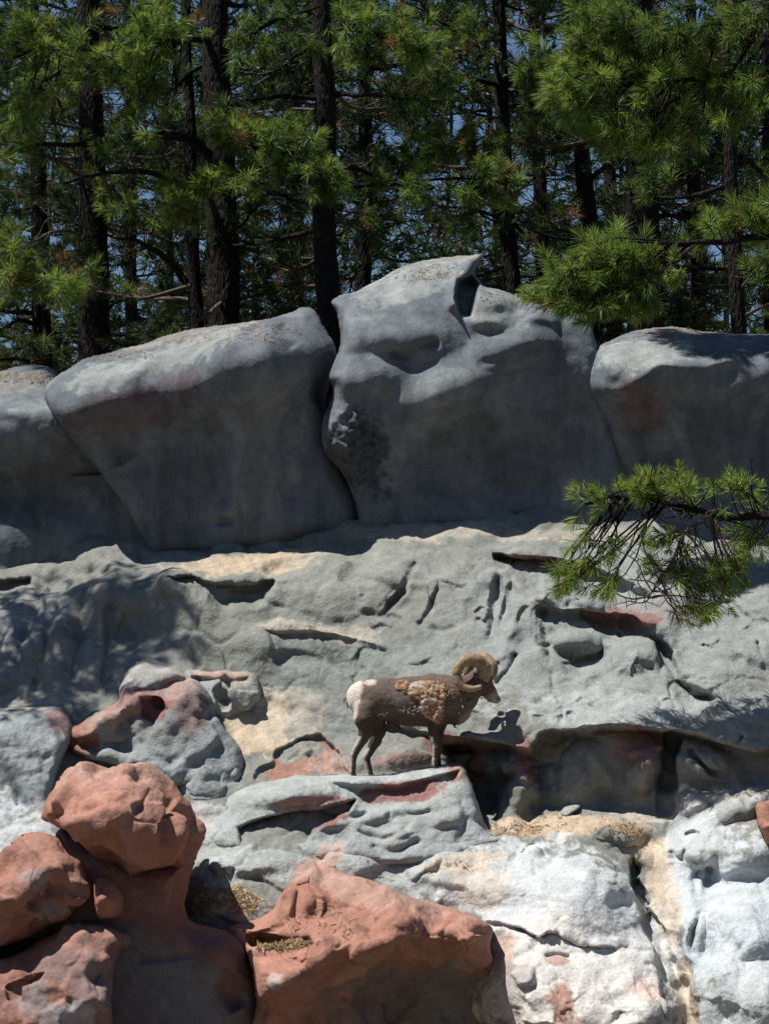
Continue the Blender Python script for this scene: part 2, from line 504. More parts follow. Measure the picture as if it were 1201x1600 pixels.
def rock(name, label, outline, ctrl, mat, color, parent=None, step=2.5, edge=(0.35, 60), back=0.7, warp=(5, 1.6), seed=1,
         feats=None, mix=(), cat='boulder', group=None, items=(), edgefn=None):
    """A closed boulder: outline in photograph pixels, depth of its front from scattered points, rounded rim, bulging back."""
    ol = spline(outline, len(outline) * 3, closed=True)
    x0, y0 = ol.min(0) - 14; x1, y1 = ol.max(0) + 14
    gx = np.arange(x0, x1, step); gy = np.arange(y0, y1, step)
    px, py = np.meshgrid(gx, gy)
    ny, nx = px.shape
    def sd(x, y):
        a, b = wpx(x, y, warp[0], warp[1], seed)
        return poly_sdf(a, b, ol)
    s = sd(px, py)
    inc = s < step * 0.9
    snap = inc & (s > -step * 0.45)
    X, Y = px.copy(), py.copy()
    for _ in range(3):
        a, b = X[snap], Y[snap]
        v = sd(a, b); e = 0.6
        g1 = (sd(a + e, b) - v) / e; g2 = (sd(a, b + e) - v) / e
        gl = np.maximum(g1 * g1 + g2 * g2, 0.3)
        X[snap] = a - np.clip(g1 * v / gl, -step, step); Y[snap] = b - np.clip(g2 * v / gl, -step, step)
    s = np.where(snap, 0.0, sd(X, Y))
    f = tps(ctrl)
    D = f(X, Y)
    if feats: D = D + (feats(D, X, Y) - D) * smooth01((-s - step) / (step * 4))
    R, wd = edge
    Dmid = f(X, Y) + R
    tt = np.clip(-s / wd, 0, 1)
    prof = np.sqrt(np.maximum(0, 1 - (1 - tt) ** 2))
    Df = np.where(snap, Dmid, D + R * (1 - prof))
    tb = np.clip(-s / (wd * 1.2), 0, 1)
    Db = Dmid + back * np.sqrt(np.maximum(0, 1 - (1 - tb) ** 2))
    q = inc[:-1, :-1] & inc[:-1, 1:] & inc[1:, :-1] & inc[1:, 1:]
    idx = np.arange(ny * nx).reshape(ny, nx)
    a, b, c, d = idx[:-1, :-1][q], idx[1:, :-1][q], idx[1:, 1:][q], idx[:-1, 1:][q]
    front = np.stack([a, b, c, d], -1)
    allsnap = snap.ravel()[front].all(1)
    bi = np.where(snap.ravel(), np.arange(ny * nx), np.arange(ny * nx) + ny * nx)
    backq = bi[np.stack([a, d, c, b], -1)]
    backq = backq[~allsnap]; 
    Vf = at(X.ravel(), Y.ravel(), Df.ravel()); Vb = at(X.ravel(), Y.ravel(), Db.ravel())
    V = np.r_[Vf, Vb]; FF = np.r_[front, backq]
    used = np.zeros(len(V), bool); used[FF.ravel()] = True
    new = np.cumsum(used) - 1
    V = V[used]; FF = new[FF]
    PX = np.r_[X.ravel(), X.ravel()][used]; PY = np.r_[Y.ravel(), Y.ravel()][used]
    # even out the rim before the relief goes on
    ss = np.r_[s.ravel(), s.ravel()][used]
    band = smooth01(1 - np.abs(ss) / (step * 7))[:, None] * .6
    ed = np.concatenate([FF[:, [k, (k + 1) % 4]] for k in range(4)])
    cnt = np.maximum(np.bincount(ed[:, 0], minlength=len(V)) + np.bincount(ed[:, 1], minlength=len(V)), 1)[:, None]
    for _ in range(6):
        A = np.stack([np.bincount(ed[:, 0], V[ed[:, 1], k], len(V)) + np.bincount(ed[:, 1], V[ed[:, 0], k], len(V)) for k in range(3)], -1) / cnt
        V = V + (A - V) * band
    if mix: V = roughen(V, FF, mix, .22 + .78 * smooth01((-ss - step) / (step * 6)))
    C = mottled(V, color, seed)
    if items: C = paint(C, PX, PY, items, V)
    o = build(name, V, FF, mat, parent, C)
    if label: tag(o, label, cat, group)
    return o
# ------------------------------------------------------------------ the big rock face
def cliff():
    step = 2.2
    gx = np.r_[np.arange(-420, -40, 9), np.arange(-40, 1240, step), np.arange(1240, 1640, 9)]
    gy = np.r_[np.arange(690, 780, 6), np.arange(780, 1615, step), np.arange(1615, 1900, 9)]
    PX, PY = np.meshgrid(gx, gy)
    ctrl = [(-400,690,4.4),(0,690,4.5),(300,690,4.5),(600,690,4.5),(900,690,4.5),(1200,690,4.4),(1600,690,4.4),
            (-300,900,3.2),(0,915,3.0),(100,900,2.9),(200,880,2.9),(300,868,2.9),(450,852,3.0),(560,828,3.0),(700,812,3.0),(860,792,3.0),(1000,825,2.8),(1200,850,2.7),(1600,860,2.7),
            (180,905,2.2),(270,903,1.95),(330,912,1.95),(420,912,2.05),(500,892,2.2),(600,860,2.4),(720,850,2.4),(800,862,2.2),(900,850,2.3),
            (-300,1000,2.3),(0,1000,2.1),(100,980,2.0),(200,985,1.98),(270,978,1.80),(330,978,1.80),(420,968,1.84),(500,958,1.86),(560,940,1.88),(420,998,1.52),(500,1004,1.50),(585,1015,1.42),(650,950,1.65),(780,940,1.5),(900,930,1.35),(1050,930,1.2),(1200,930,1.1),(1600,930,1.1),
            (0,1085,1.6),(150,1065,1.35),(300,1040,1.32),(250,1030,1.4),(420,1050,1.38),(520,1058,1.34),(650,1030,1.15),(780,1010,1.1),(850,1000,1.02),(950,1005,0.98),(1050,1000,0.85),(1150,1000,0.78),(900,1060,0.55),(1050,1070,0.32),(1200,1060,0.28),(1600,1060,0.2),
            (420,1105,1.15),(520,1105,1.05),(650,1100,0.80),(780,1095,0.42),(850,1125,-0.05),(950,1122,-0.2),(1100,1130,-0.2),(1200,1140,-0.3),(1500,1160,-0.3),
            (380,1150,0.75),(450,1180,0.5),(520,1185,0.5),(600,1190,0.55),(660,1190,0.5),(720,1180,0.4),
            (780,1300,-0.45),(760,1270,0.1),(900,1292,-0.45),(1000,1275,-0.40),(1100,1250,-0.42),(1200,1230,-0.48),(1500,1240,-0.5),
            (300,1350,-0.75),(330,1395,-1.25),(420,1410,-1.35),(450,1350,-0.95),(520,1330,-0.72),(650,1330,-0.72),(750,1320,-0.72),(800,1335,-0.85),(900,1322,-0.78),(1020,1322,-0.62),(1060,1400,-1.1),(900,1400,-1.3),
            (780,1400,-1.25),(800,1450,-1.6),(1100,1330,-0.9),(1150,1400,-1.35),(1200,1400,-1.4),(900,1500,-1.95),(800,1550,-2.2),(900,1600,-2.5),(1000,1550,-2.15),(1060,1520,-1.8),
            (1150,1500,-2.1),(1200,1600,-2.6),(1080,1600,-2.25),(745,1600,-1.5),(690,1560,-1.0),(600,1450,-1.05),(500,1600,-.9),(450,1700,-.9),(650,1700,-1.0),(200,1600,-1.3),(0,1500,-1.7),(0,1300,-0.5),(0,1180,0.4),(100,1250,0.0),(200,1250,0.1),(280,1270,-0.15),
            (-400,1300,-0.4),(-400,1600,-2.2),(1600,1400,-1.5),(1600,1600,-2.6),(-400,1900,-3.6),(300,1900,-2.0),(900,1900,-3.9),(1600,1900,-3.9)]
    D = tps(ctrl)(PX, PY)
    px, py = wpx(PX, PY, 6.5, 2.6, 3)
    # left: draped vertical folds
    for pts in [[(165,895),(155,950),(158,1010),(140,1080)], [(128,900),(100,960),(92,1020),(75,1085)], [(90,915),(62,975),(50,1040),(30,1092)], [(50,940),(20,990),(5,1050),(-20,1090)]]:
        D = line(D, px, py, pts, 20, -0.12, rag=.15)
    for pts in [[(182,890),(174,950),(172,1010),(168,1075)], [(146,905),(128,960),(122,1020),(108,1085)], [(110,905),(80,965),(70,1030),(52,1090)], [(70,930),(42,985),(28,1050)]]:
        D = line(D, px, py, pts, 7, 0.06, rag=.2)
    D = push(D, px, py, [(-60,906),(50,904),(52,914),(30,922),(-60,924)], 0.25, 14, 5)
    # rim of the upper shelf and the hollow under it
    D = push(D, px, py, [(262,906),(300,900),(335,911),(385,914),(430,905),(424,928),(395,942),(350,946),(325,930),(290,925)], 0.22, 34, 6)
    D = line(D, px, py, [(268,900),(330,907),(420,907),(500,885),(560,850)], 10, -0.06)
    # the broad terrace left of the ram
    D = line(D, px, py, [(410,982),(460,975),(520,984),(570,1000),(620,1010)], 26, -0.10, side=1)
    D = push(D, px, py, [(415,988),(520,990),(600,1015),(560,1050),(440,1040)], 0.10, 40, 8)
    D = bulge(D, px, py, 330, 985, 130, 45, 0.12, 12)
    D = bulge(D, px, py, 560, 915, 130, 60, 0.12, -20)
    # cracks of the middle slab
    for pts, wd, am in [([(652,874),(640,893),(628,925),(612,942),(598,960)], 4, .10), ([(688,888),(684,915),(677,942),(660,972),(652,980)], 4, .11), ([(560,955),(600,962),(640,975),(690,985),(720,975)], 6, .07),
                        ([(779,890),(775,930),(770,965),(764,1005)], 6, .16), ([(800,905),(790,950),(776,990),(770,1012)], 5, .12), ([(848,945),(845,985),(852,1012),(858,1030)], 6, .12),
                        ([(806,1018),(800,1042),(783,1060),(772,1072)], 5, .13), ([(825,945),(815,960),(808,975)], 3, .06), ([(1080,995),(1100,1010),(1130,1015),(1165,1030)], 3, .05),
                        ([(1090,990),(1130,940),(1160,960),(1205,975)], 5, .10), ([(1180,1000),(1195,1040),(1205,1060)], 4, .08), ([(865,1020),(905,1030),(960,1020),(990,1000)], 3, .06),
                        ([(690,1025),(720,1010),(745,1015)], 4, .05), ([(560,1010),(556,1060),(548,1090)], 3, .04), ([(860,1110),(900,1095),(925,1085)], 3, .04)]:
        D = line(D, px, py, pts, wd, am)
    # ridge running up from the ram's head
    D = line(D, px, py, [(775,1040),(790,1000),(812,960),(830,935),(870,930)], 13, -0.14)
    # recess under the upper right slab
    D = push(D, px, py, [(770,866),(800,868),(850,872),(905,882),(950,900),(985,918),(1010,930),(960,930),(900,918),(845,912),(800,900)], 0.30, 34, 8)
    D = line(D, px, py, [(765,860),(830,862),(900,872),(960,893),(1030,915)], 9, -0.07)
    # the carved panel, its lip and shadow
    D = push(D, px, py, [(846,953),(880,957),(930,955),(985,965),(1025,978),(1040,1010),(1056,1050),(1030,1040),(1020,1005),(985,1000),(950,1005),(940,1035),(900,1040),(858,1030),(850,990)], 0.20, 26, 8)
    D = push(D, px, py, [(905,958),(985,968),(1020,980),(1022,1004),(970,998),(930,985)], 0.10, 18, 8)
    D = bulge(D, px, py, 895, 1003, 46, 20, 0.22, 8)
    D = push(D, px, py, [(878,1036),(930,1022),(945,1010),(940,1028),(915,1045),(888,1048)], 0.13, 8)
    D = bulge(D, px, py, 915, 1056, 32, 16, 0.12, -30)
    D = bulge(D, px, py, 985, 1030, 50, 25, 0.18, -10)
    D = line(D, px, py, [(1022,985),(1040,1020),(1060,1065),(1080,1092),(1120,1092)], 10, 0.17)
    D = push(D, px, py, [(1058,1062),(1080,1072),(1110,1086),(1118,1092),(1098,1100),(1074,1092)], 0.2, 12)
    D = bulge(D, px, py, 1130, 1030, 85, 70, 0.22, 10)
    # overhang and hollow on the right
    D = push(D, px, py, [(842,1150),(870,1142),(905,1141),(950,1136),(1000,1138),(1040,1143),(1060,1155),(1040,1262),(1000,1268),(960,1268),(890,1272),(860,1278),(830,1290),(770,1295),(740,1285),(738,1225),(700,1195),(690,1165),(745,1160),(790,1165),(830,1175)], 0.46, 60, 12)
    D = push(D, px, py, [(1040,1143),(1080,1148),(1130,1165),(1170,1172),(1300,1175),(1500,1190),(1500,1235),(1205,1224),(1140,1236),(1080,1248),(1035,1262)], 0.28, 40, 10)
    D = line(D, px, py, [(1040,1145),(1090,1152),(1130,1168),(1150,1160),(1160,1145)], 5, 0.12)
    D = line(D, px, py, [(1075,1165),(1085,1185),(1110,1205),(1150,1215)], 6, 0.13)
    D = line(D, px, py, [(1036,1170),(1030,1200),(1036,1230)], 6, 0.14)
    D = line(D, px, py, [(1060,1150),(1062,1180)], 4, 0.08)
    D = bulge(D, px, py, 1010, 1195, 40, 55, 0.30, 15)
    D = bulge(D, px, py, 812, 1215, 30, 70, 0.45, -12)
    D = bulge(D, px, py, 770, 1195, 40, 30, 0.35)
    D = bulge(D, px, py, 795, 1258, 36, 44, 0.40, -20)
    D = bulge(D, px, py, 900, 1215, 60, 70, 0.20)
    D = bulge(D, px, py, 1110, 1195, 60, 34, 0.16, 10)
    # step and red patch behind the ram
    D = push(D, px, py, [(396,1218),(402,1202),(430,1190),(433,1172),(460,1158),(500,1148),(530,1175),(545,1215)], 0.10, 7)
    D = bulge(D, px, py, 465, 1172, 34, 14, 0.05, -15)
    D = bulge(D, px, py, 640, 1172, 66, 40, 0.22, 8)
    D = push(D, px, py, [(575,1130),(620,1138),(680,1150),(735,1160),(740,1175),(690,1180),(640,1160)], 0.15, 12, 7)
    D = bulge(D, px, py, 735, 1152, 60, 26, 0.22, 8)
    # pale slabs at the bottom
    D = bulge(D, px, py, 905, 1395, 120, 95, 0.35, 25)
    D = push(D, px, py, [(985,1340),(1000,1352),(996,1372),(1012,1415),(1030,1450),(1040,1478),(1080,1560),(1100,1640),(1066,1640),(1040,1560),(1018,1480),(1005,1430),(985,1385)], 0.22, 22, 10)
    D = line(D, px, py, [(1010,1320),(1022,1380),(1042,1450),(1062,1520),(1078,1570),(1086,1625)], 18, 0.16, taper=False)
    D = line(D, px, py, [(745,1437),(785,1442),(815,1450),(842,1462),(862,1455),(900,1474),(940,1478),(985,1479)], 7, -0.10, side=-1)
    D = line(D, px, py, [(745,1440),(785,1445),(815,1453),(842,1465),(862,1458),(900,1477),(940,1481),(985,1482)], 4, 0.10)
    D = line(D, px, py, [(985,1342),(1000,1365),(992,1385),(1010,1410),(1016,1440)], 10, 0.14, side=-1)
    D = line(D, px, py, [(850,1495),(870,1490),(892,1500)], 4, 0.06)
    D = line(D, px, py, [(866,1552),(885,1560),(896,1548)], 5, 0.06)
    D = line(D, px, py, [(876,1588),(890,1580),(902,1592)], 5, 0.05)
    D = push(D, px, py, [(800,1520),(832,1515),(835,1535),(810,1540)], -0.08, 14)
    D = bulge(D, px, py, 1020, 1575, 55, 45, 0.25, -20)
    D = line(D, px, py, [(985,1560),(1010,1545),(1030,1570),(1035,1600)], 5, 0.10)
    for cx, cy, rx, ry, am, ro in [(1092,1318,52,42,.24,-15), (1165,1330,70,50,.28,-20), (1075,1440,36,70,.20,8), (1160,1440,85,70,.32,0), (1120,1540,45,70,.22,15), (1185,1560,60,60,.24,0), (940,1300,42,20,.16,18), (980,1310,25,16,.10,0),
                                   (1150,1265,80,22,.15,-18), (390,1350,90,22,.12,-4), (340,1345,40,18,.10,0), (560,1345,70,30,.10,-10), (690,1340,70,26,.08,0), (800,1380,70,40,.10,0)]:
        D = bulge(D, px, py, cx, cy, rx, ry, am, ro)
    D = line(D, px, py, [(1092,1348),(1085,1385),(1092,1420),(1080,1470),(1085,1500)], 6, 0.14)
    D = line(D, px, py, [(1110,1340),(1100,1400),(1105,1470),(1095,1530)], 8, 0.10)
    D = push(D, px, py, [(1066,1300),(1080,1297),(1092,1303),(1084,1309),(1072,1308)], 0.10, 12, 6)
    D = line(D, px, py, [(1063,1280),(1100,1268),(1140,1245),(1205,1232)], 10, 0.08)
    for pts in [[(930,1310),(950,1300),(968,1312),(975,1330)], [(950,1330),(975,1325),(990,1318)], [(1045,1330),(1065,1345),(1072,1325)], [(600,1345),(640,1352),(690,1340)], [(480,1395),(440,1392),(400,1372),(350,1372)]]:
        D = line(D, px, py, pts, 4, 0.06)
    # the many small cracks and chipped steps
    rg = np.random.default_rng(12)
    for _ in range(70):
        cx, cy = rg.uniform(540, 1240), rg.uniform(870, 1130)
        a = math.radians(rg.choice([110, 75, 20, 160]) + rg.normal(0, 14)); L = rg.uniform(14, 46)
        q = np.array([(cx + math.cos(a) * L * u + rg.normal(0, 3), cy + math.sin(a) * L * u + rg.normal(0, 3)) for u in (-.5, -.17, .17, .5)])
        D = line(D, px, py, q, rg.uniform(1.6, 3.0), rg.uniform(.02, .045))
    for _ in range(60):
        cx, cy = (rg.uniform(540, 1240), rg.uniform(900, 1130)) if rg.random() < .5 else (rg.uniform(320, 1240), rg.uniform(1310, 1600))
        a = math.radians(rg.normal(-12, 28)); L = rg.uniform(20, 70)
        q = np.array([(cx + math.cos(a) * L * u, cy + math.sin(a) * L * u + rg.normal(0, 4)) for u in (-.5, -.17, .17, .5)])
        D = line(D, px, py, q, rg.uniform(6, 14), -rg.uniform(.02, .05), side=-1)
    V = at(PX.ravel(), PY.ravel(), D.ravel())
    ny, nx = PX.shape
    i = np.arange(ny * nx).reshape(ny, nx)
    Q = np.stack([i[:-1, :-1], i[1:, :-1], i[1:, 1:], i[:-1, 1:]], -1).reshape(-1, 4)
    V = roughen(V, Q, [('fbm', 1.6, 0.05, 3), ('facet', 1.7, 0.035, 5), ('facetR', 3.6, 0.010, 9), ('crumbL', 10, 0.008, 8), ('crumbL', 20, 0.017, 12), ('fbm', 9, 0.005, 6), ('fbm', 26, 0.005, 7), ('strata', 2.0, 0.055, 23), ('crack', 1.5, 0.045, 21), ('crack', 3.1, 0.02, 24)])
    fx, fy = px.ravel(), py.ravel()
    C = mottled(V, (np.array([.192,.198,.178]), np.array([.23,.236,.216]), np.array([.152,.160,.146])), 4)
    items = [(1000,1000,330,170,0,PALE,.85), (950,1105,230,36,0,PALE*1.3,.9), (650,1040,120,60,0,PALE,.5), (1150,1110,120,60,0,PALE,.6), (520,890,160,40,-12,GREEN*.86,.7), (380,960,170,60,8,GREEN*.7,.7), (480,1050,140,50,0,np.array([.185,.205,.19]),.7),
             (380,880,130,20,-2,TAN*.95,.9), (700,830,130,16,0,DUST,.7), (500,985,110,16,4,DUST,.7), (900,838,120,14,0,DUST,.5), (400,1130,60,65,-15,TAN*1.05,.95), (450,1110,60,50,0,DUST*1.05,.5), (470,1190,75,26,-12,RED*.95,.85), (520,1195,45,22,0,PINK,.7), (465,1176,38,13,-12,GREEN*.9,.9), (560,1150,45,60,0,PALE*.95,.6),
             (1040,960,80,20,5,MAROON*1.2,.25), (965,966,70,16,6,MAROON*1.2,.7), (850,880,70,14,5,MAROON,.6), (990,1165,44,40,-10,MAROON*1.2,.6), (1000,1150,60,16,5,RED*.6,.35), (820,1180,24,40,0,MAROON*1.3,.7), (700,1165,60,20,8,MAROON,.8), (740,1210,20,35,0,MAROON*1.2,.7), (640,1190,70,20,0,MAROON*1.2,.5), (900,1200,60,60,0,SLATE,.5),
             (890,1290,150,20,0,TAN*.92,1), (800,1300,55,12,-8,np.array([.40,.27,.16]),.9), (985,1302,40,12,10,np.array([.40,.27,.16]),.8), (1030,1260,90,24,-15,DUST,.8), (1130,1245,90,16,-14,DUST,.6),
             (860,1400,210,90,15,WHITE,1), (960,1500,170,90,0,WHITE*.92,1), (850,1560,130,80,0,PINK*1.25,.6), (900,1540,200,110,0,np.array([.60,.58,.54]),.9), (650,1350,120,40,0,PALE*1.5,.8), (450,1350,160,30,0,PALE*1.45,.8), (330,1330,60,25,0,PALE*1.5,.6),
             (1140,1440,110,170,0,WHITE*np.array([.93,.97,1.0]),1), (1160,1560,90,80,0,WHITE*.9,.8), (1090,1310,60,45,0,WHITE*.95,.9), (1035,1400,26,110,-12,TAN*1.3,.55), (1075,1550,16,70,-12,TAN*1.05,.7), (1000,1330,40,30,0,TAN*1.15,.6), (735,1350,60,18,-10,TAN*1.2,.6), (760,1380,50,40,0,TAN*1.25,.45), (1100,1270,90,26,-15,WHITE*.9,.5),
             (880,1565,26,36,10,RED,.85), (875,1500,26,10,5,RED,.7), (780,1490,30,40,0,PINK,.7), (810,1525,30,24,0,np.array([.32,.30,.29]),.7), (890,1610,30,30,0,RED*.9,.7), (1010,1550,30,24,20,PINK*1.2,.6), (1035,1585,26,28,0,np.array([.36,.35,.34]),.7), (500,1345,50,24,-30,PINK,.7), (365,1408,75,24,0,TAN,.9), (490,1360,40,16,0,PINK*.9,.6),
             (-20,1000,90,90,0,SLATE,.5), (20,1100,100,20,0,DUST,.6), (60,950,60,40,0,SLATE*1.1,.5), (0,1330,90,90,0,WHITE*.95,.9), (310,1290,50,40,0,PALE*1.6,.8), (300,1280,40,20,0,PINK,.3)]
    C = paint(C, fx, fy, items, V)
    o = build('rock_face', V, Q, M_ROCK, None, C)
    tag(o, 'sloping artificial rock face with grey, white and tan painted cement behind the ram', None, None, 'structure')
    return o
CLIFF = cliff()

# ------------------------------------------------------------------ ground in front and forest floor behind
def sheet(name, xs, ys, zf, mat, kind='structure', label=None):
    X, Y = np.meshgrid(xs, ys)
    P = np.stack([X.ravel(), Y.ravel(), np.zeros(X.size)], -1)
    P[:, 2] = zf(P)
    ny, nx = X.shape
    i = np.arange(ny * nx).reshape(ny, nx)
    Q = np.stack([i[:-1, :-1], i[:-1, 1:], i[1:, 1:], i[1:, :-1]], -1).reshape(-1, 4)
    return tag(build(name, P, Q, mat), label, None, None, kind)
M_SOIL = plain('forest_soil', (0.16, 0.11, 0.075), scale=5, vary=0.5, bump=0.03)
M_GROUND = plain('dry_ground', (0.15, 0.12, 0.09), scale=2, vary=0.3, bump=0.03)
geo = lambda a, b, n: np.sign(np.linspace(-1, 1, n)) * (np.abs(np.linspace(-1, 1, n)) ** 2.5) * b
sheet('forest_floor', geo(0, 600, 81), np.r_[np.linspace(3.4, 40, 60), np.geomspace(42, 900, 30)], lambda P: 4.25 + 0.012 * np.clip(P[:, 1], 0, 60) - 0.10 * np.clip(P[:, 1] - 45, 0, 120) + 0.15 * fbm(P, 0.35, 3, 2), M_SOIL, label='needle strewn forest floor behind the boulders')
sheet('ground', geo(0, 600, 61), np.r_[-np.geomspace(600, 3, 40), np.linspace(-2.6, 4.0, 12)], lambda P: -3.2 + 0.04 * fbm(P, 0.6, 3, 5), M_GROUND, label='dry ground at the foot of the rock face')

# ------------------------------------------------------------------ boulders along the top
BLUE = np.array([.96, 1.0, 1.10])
GSM = (GREY * .46 * BLUE, GREY * .58 * BLUE, GREY * .36 * BLUE)  # darker bluish base: the shade on the faces is put into the paint
MIXS = [('fbm', 1.3, 0.05, 11), ('fbm', 4.0, 0.018, 12), ('crumb', 22, 0.005, 14), ('fbm', 16, 0.004, 15)]

def featsA(D, X, Y):
    D = line(D, X, Y, [(-60,640),(0,640),(60,645),(90,650)], 16, -0.08)
    D = bulge(D, X, Y, 40, 830, 120, 60, 0.2)
    D = push(D, X, Y, [(-60,905),(48,905),(48,915),(-60,922)], 0.2, 10, 4)
    return D
rock('boulder', 'dark rounded grey boulder at the far left edge, behind the big tilted boulder', [(-330,640),(-200,598),(-60,584),(0,577),(50,569),(82,574),(100,590),(150,640),(210,720),(260,800),(270,880),(200,915),(60,925),(-100,935),(-330,930)],
     [(-300,640,3.60),(0,600,3.70),(80,600,3.70),(-300,655,3.05),(0,640,3.05),(90,655,3.10),(-300,760,3.35),(0,760,3.40),(120,760,3.50),(-300,900,3.20),(0,900,3.20),(200,890,3.30)],
     M_SMOOTH, GSM, edge=(0.5, 40), back=1.2, seed=3, feats=featsA, mix=MIXS, items=[(0,760,200,80,0,SLATE*.5,.6),(60,660,60,40,0,PALE*.9,.6),(0,600,120,20,0,DUST*.6,.4)])

def featsB(D, X, Y):
    D = line(D, X, Y, [(75,610),(120,598),(190,580),(270,552),(340,522),(405,508),(450,500)], 16, -0.13)
    D = bulge(D, X, Y, 140, 630, 70, 50, 0.22)
    D = bulge(D, X, Y, 400, 660, 70, 150, 0.16, 5)
    D = bulge(D, X, Y, 470, 490, 26, 14, 0.10)
    D = line(D, X, Y, [(440,505),(448,525),(460,545)], 10, 0.10)
    D = line(D, X, Y, [(330,590),(350,640),(335,720),(350,800)], 22, 0.10)
    D = line(D, X, Y, [(210,650),(190,690),(205,720)], 18, 0.12)
    D = line(D, X, Y, [(450,640),(445,720),(460,800)], 18, 0.08)
    D = line(D, X, Y, [(250,835),(300,820),(370,815)], 6, 0.06)
    D = push(D, X, Y, [(490,560),(530,540),(540,680),(505,640),(490,620)], 0.3, 20)
    return D
rock('boulder', 'large tilted grey boulder with a sunlit sloping top, left of the tallest boulder', [(66,615),(78,592),(108,573),(130,560),(180,546),(228,534),(280,517),(330,508),(380,502),(432,492),(455,487),(470,478),(487,480),(499,494),(508,512),(523,535),(528,560),(520,600),(512,640),(520,690),(535,730),(560,780),(566,822),(530,842),(450,858),(350,878),(245,874),(222,845),(200,800),(165,750),(130,710),(88,660)],
     [(80,600,3.00),(200,545,3.30),(330,512,3.40),(450,490,3.25),(500,500,3.20),(90,640,2.60),(200,590,2.50),(340,535,2.55),(430,512,2.60),(490,530,2.76),(150,690,2.76),(300,660,2.80),(420,640,2.76),(500,640,2.95),(250,780,2.95),(400,780,2.90),(520,760,3.05),(260,860,3.00),(400,850,3.00),(530,825,3.10)],
     M_SMOOTH, GSM, edge=(0.42, 34), back=1.4, seed=5, feats=featsB, mix=MIXS, items=[(200,640,110,45,-15,MAROON*.5,.35),(270,600,60,20,-20,MAROON*.6,.3),(400,720,60,120,0,GREY*.72,.5),(300,760,80,60,0,SLATE*.5,.5),(300,520,150,14,-14,DUST*.6,.55),(250,560,160,26,-18,PALE*.95,.85),(180,800,60,60,0,GREY*.7,.4),(300,845,90,18,0,np.array([.11,.13,.145]),.7)])  # pale band along the sloping top is sunlight put into the colour

def featsC(D, X, Y):
    D = bulge(D, X, Y, 560, 530, 70, 50, 0.10, -10)
    D = bulge(D, X, Y, 640, 530, 85, 48, 0.16, 12, 2)
    D = line(D, X, Y, [(605,548),(635,556),(660,540),(690,536)], 7, 0.06)
    D = bulge(D, X, Y, 570, 590, 90, 40, 0.15, -5)
    D = bulge(D, X, Y, 715, 605, 130, 60, 0.26, -22, 2.2)
    D = bulge(D, X, Y, 800, 540, 80, 40, 0.18, -10)
    D = push(D, X, Y, [(716,438),(742,426),(752,432),(742,460),(732,492),(720,490),(712,465)], 0.55, 14, 10)
    D = line(D, X, Y, [(757,405),(735,418),(716,436),(709,462),(716,486)], 10, -0.16)
    D = bulge(D, X, Y, 770, 470, 45, 36, 0.22)
    D = line(D, X, Y, [(725,495),(780,505),(830,496),(880,500)], 12, -0.14)
    D = line(D, X, Y, [(740,568),(790,560),(830,545),(850,540)], 7, 0.05)
    D = bulge(D, X, Y, 545, 700, 70, 85, 0.18, 20)
    D = push(D, X, Y, [(640,680),(740,650),(860,690),(860,770),(720,790),(650,760)], 0.12, 70)
    D = line(D, X, Y, [(760,765),(800,745),(850,740)], 10, -0.06)
    q = np.stack([X.ravel() / 13, Y.ravel() / 16, 0 * X.ravel()], -1)
    D = D + (fbm(q, 1, 3, 9, .6).reshape(X.shape)) * .13 * smooth01(1.4 - np.hypot((X - 555) / 55, (Y - 705) / 75))
    return D
def mixC(V): return V
rock('boulder', 'tallest grey boulder with a hooked crest and a dark hollow beside it', [(517,472),(526,462),(560,450),(600,430),(640,410),(690,402),(728,397),(750,393),(755,404),(742,424),(752,440),(768,448),(792,453),(830,470),(880,480),(908,492),(926,512),(936,548),(950,610),(975,700),(985,800),(930,822),(860,816),(780,826),(700,834),(640,838),(562,846),(555,800),(540,755),(510,715),(499,685),(502,650),(514,625),(519,605),(510,590),(515,573),(528,545),(531,520),(526,490)],
     [(525,475,2.90),(600,445,3.10),(700,410,3.20),(745,410,3.10),(830,480,3.00),(940,510,3.00),(540,490,2.72),(640,470,2.70),(700,470,2.70),(830,510,2.72),(540,560,2.60),(640,560,2.57),(740,560,2.60),(860,560,2.72),(960,560,2.90),(540,610,2.50),(680,620,2.45),(800,620,2.70),(920,640,2.90),(540,700,2.72),(600,700,2.79),(700,700,2.81),(850,700,2.85),(960,700,3.00),(570,800,2.95),(700,800,2.98),(860,790,2.95),(960,800,3.00)],
     M_SMOOTH, (GREY * .50 * BLUE, GREY * .60 * BLUE, GREY * .40 * BLUE), edge=(0.4, 26), back=1.5, seed=8, feats=featsC, mix=MIXS, items=[(555,705,64,80,0,DARK*.42,.9),(640,440,110,30,-20,PALE*1.0,.9),(770,480,60,40,0,PALE*1.0,.8),(700,400,60,8,-5,DUST*.6,.7),(800,700,120,70,0,SLATE*.5,.45),(690,605,80,30,-20,PALE*.85,.5),(560,520,50,60,0,GREY*.7,.4)])  # dark base and pale crest patches carry shade and sun in the paint

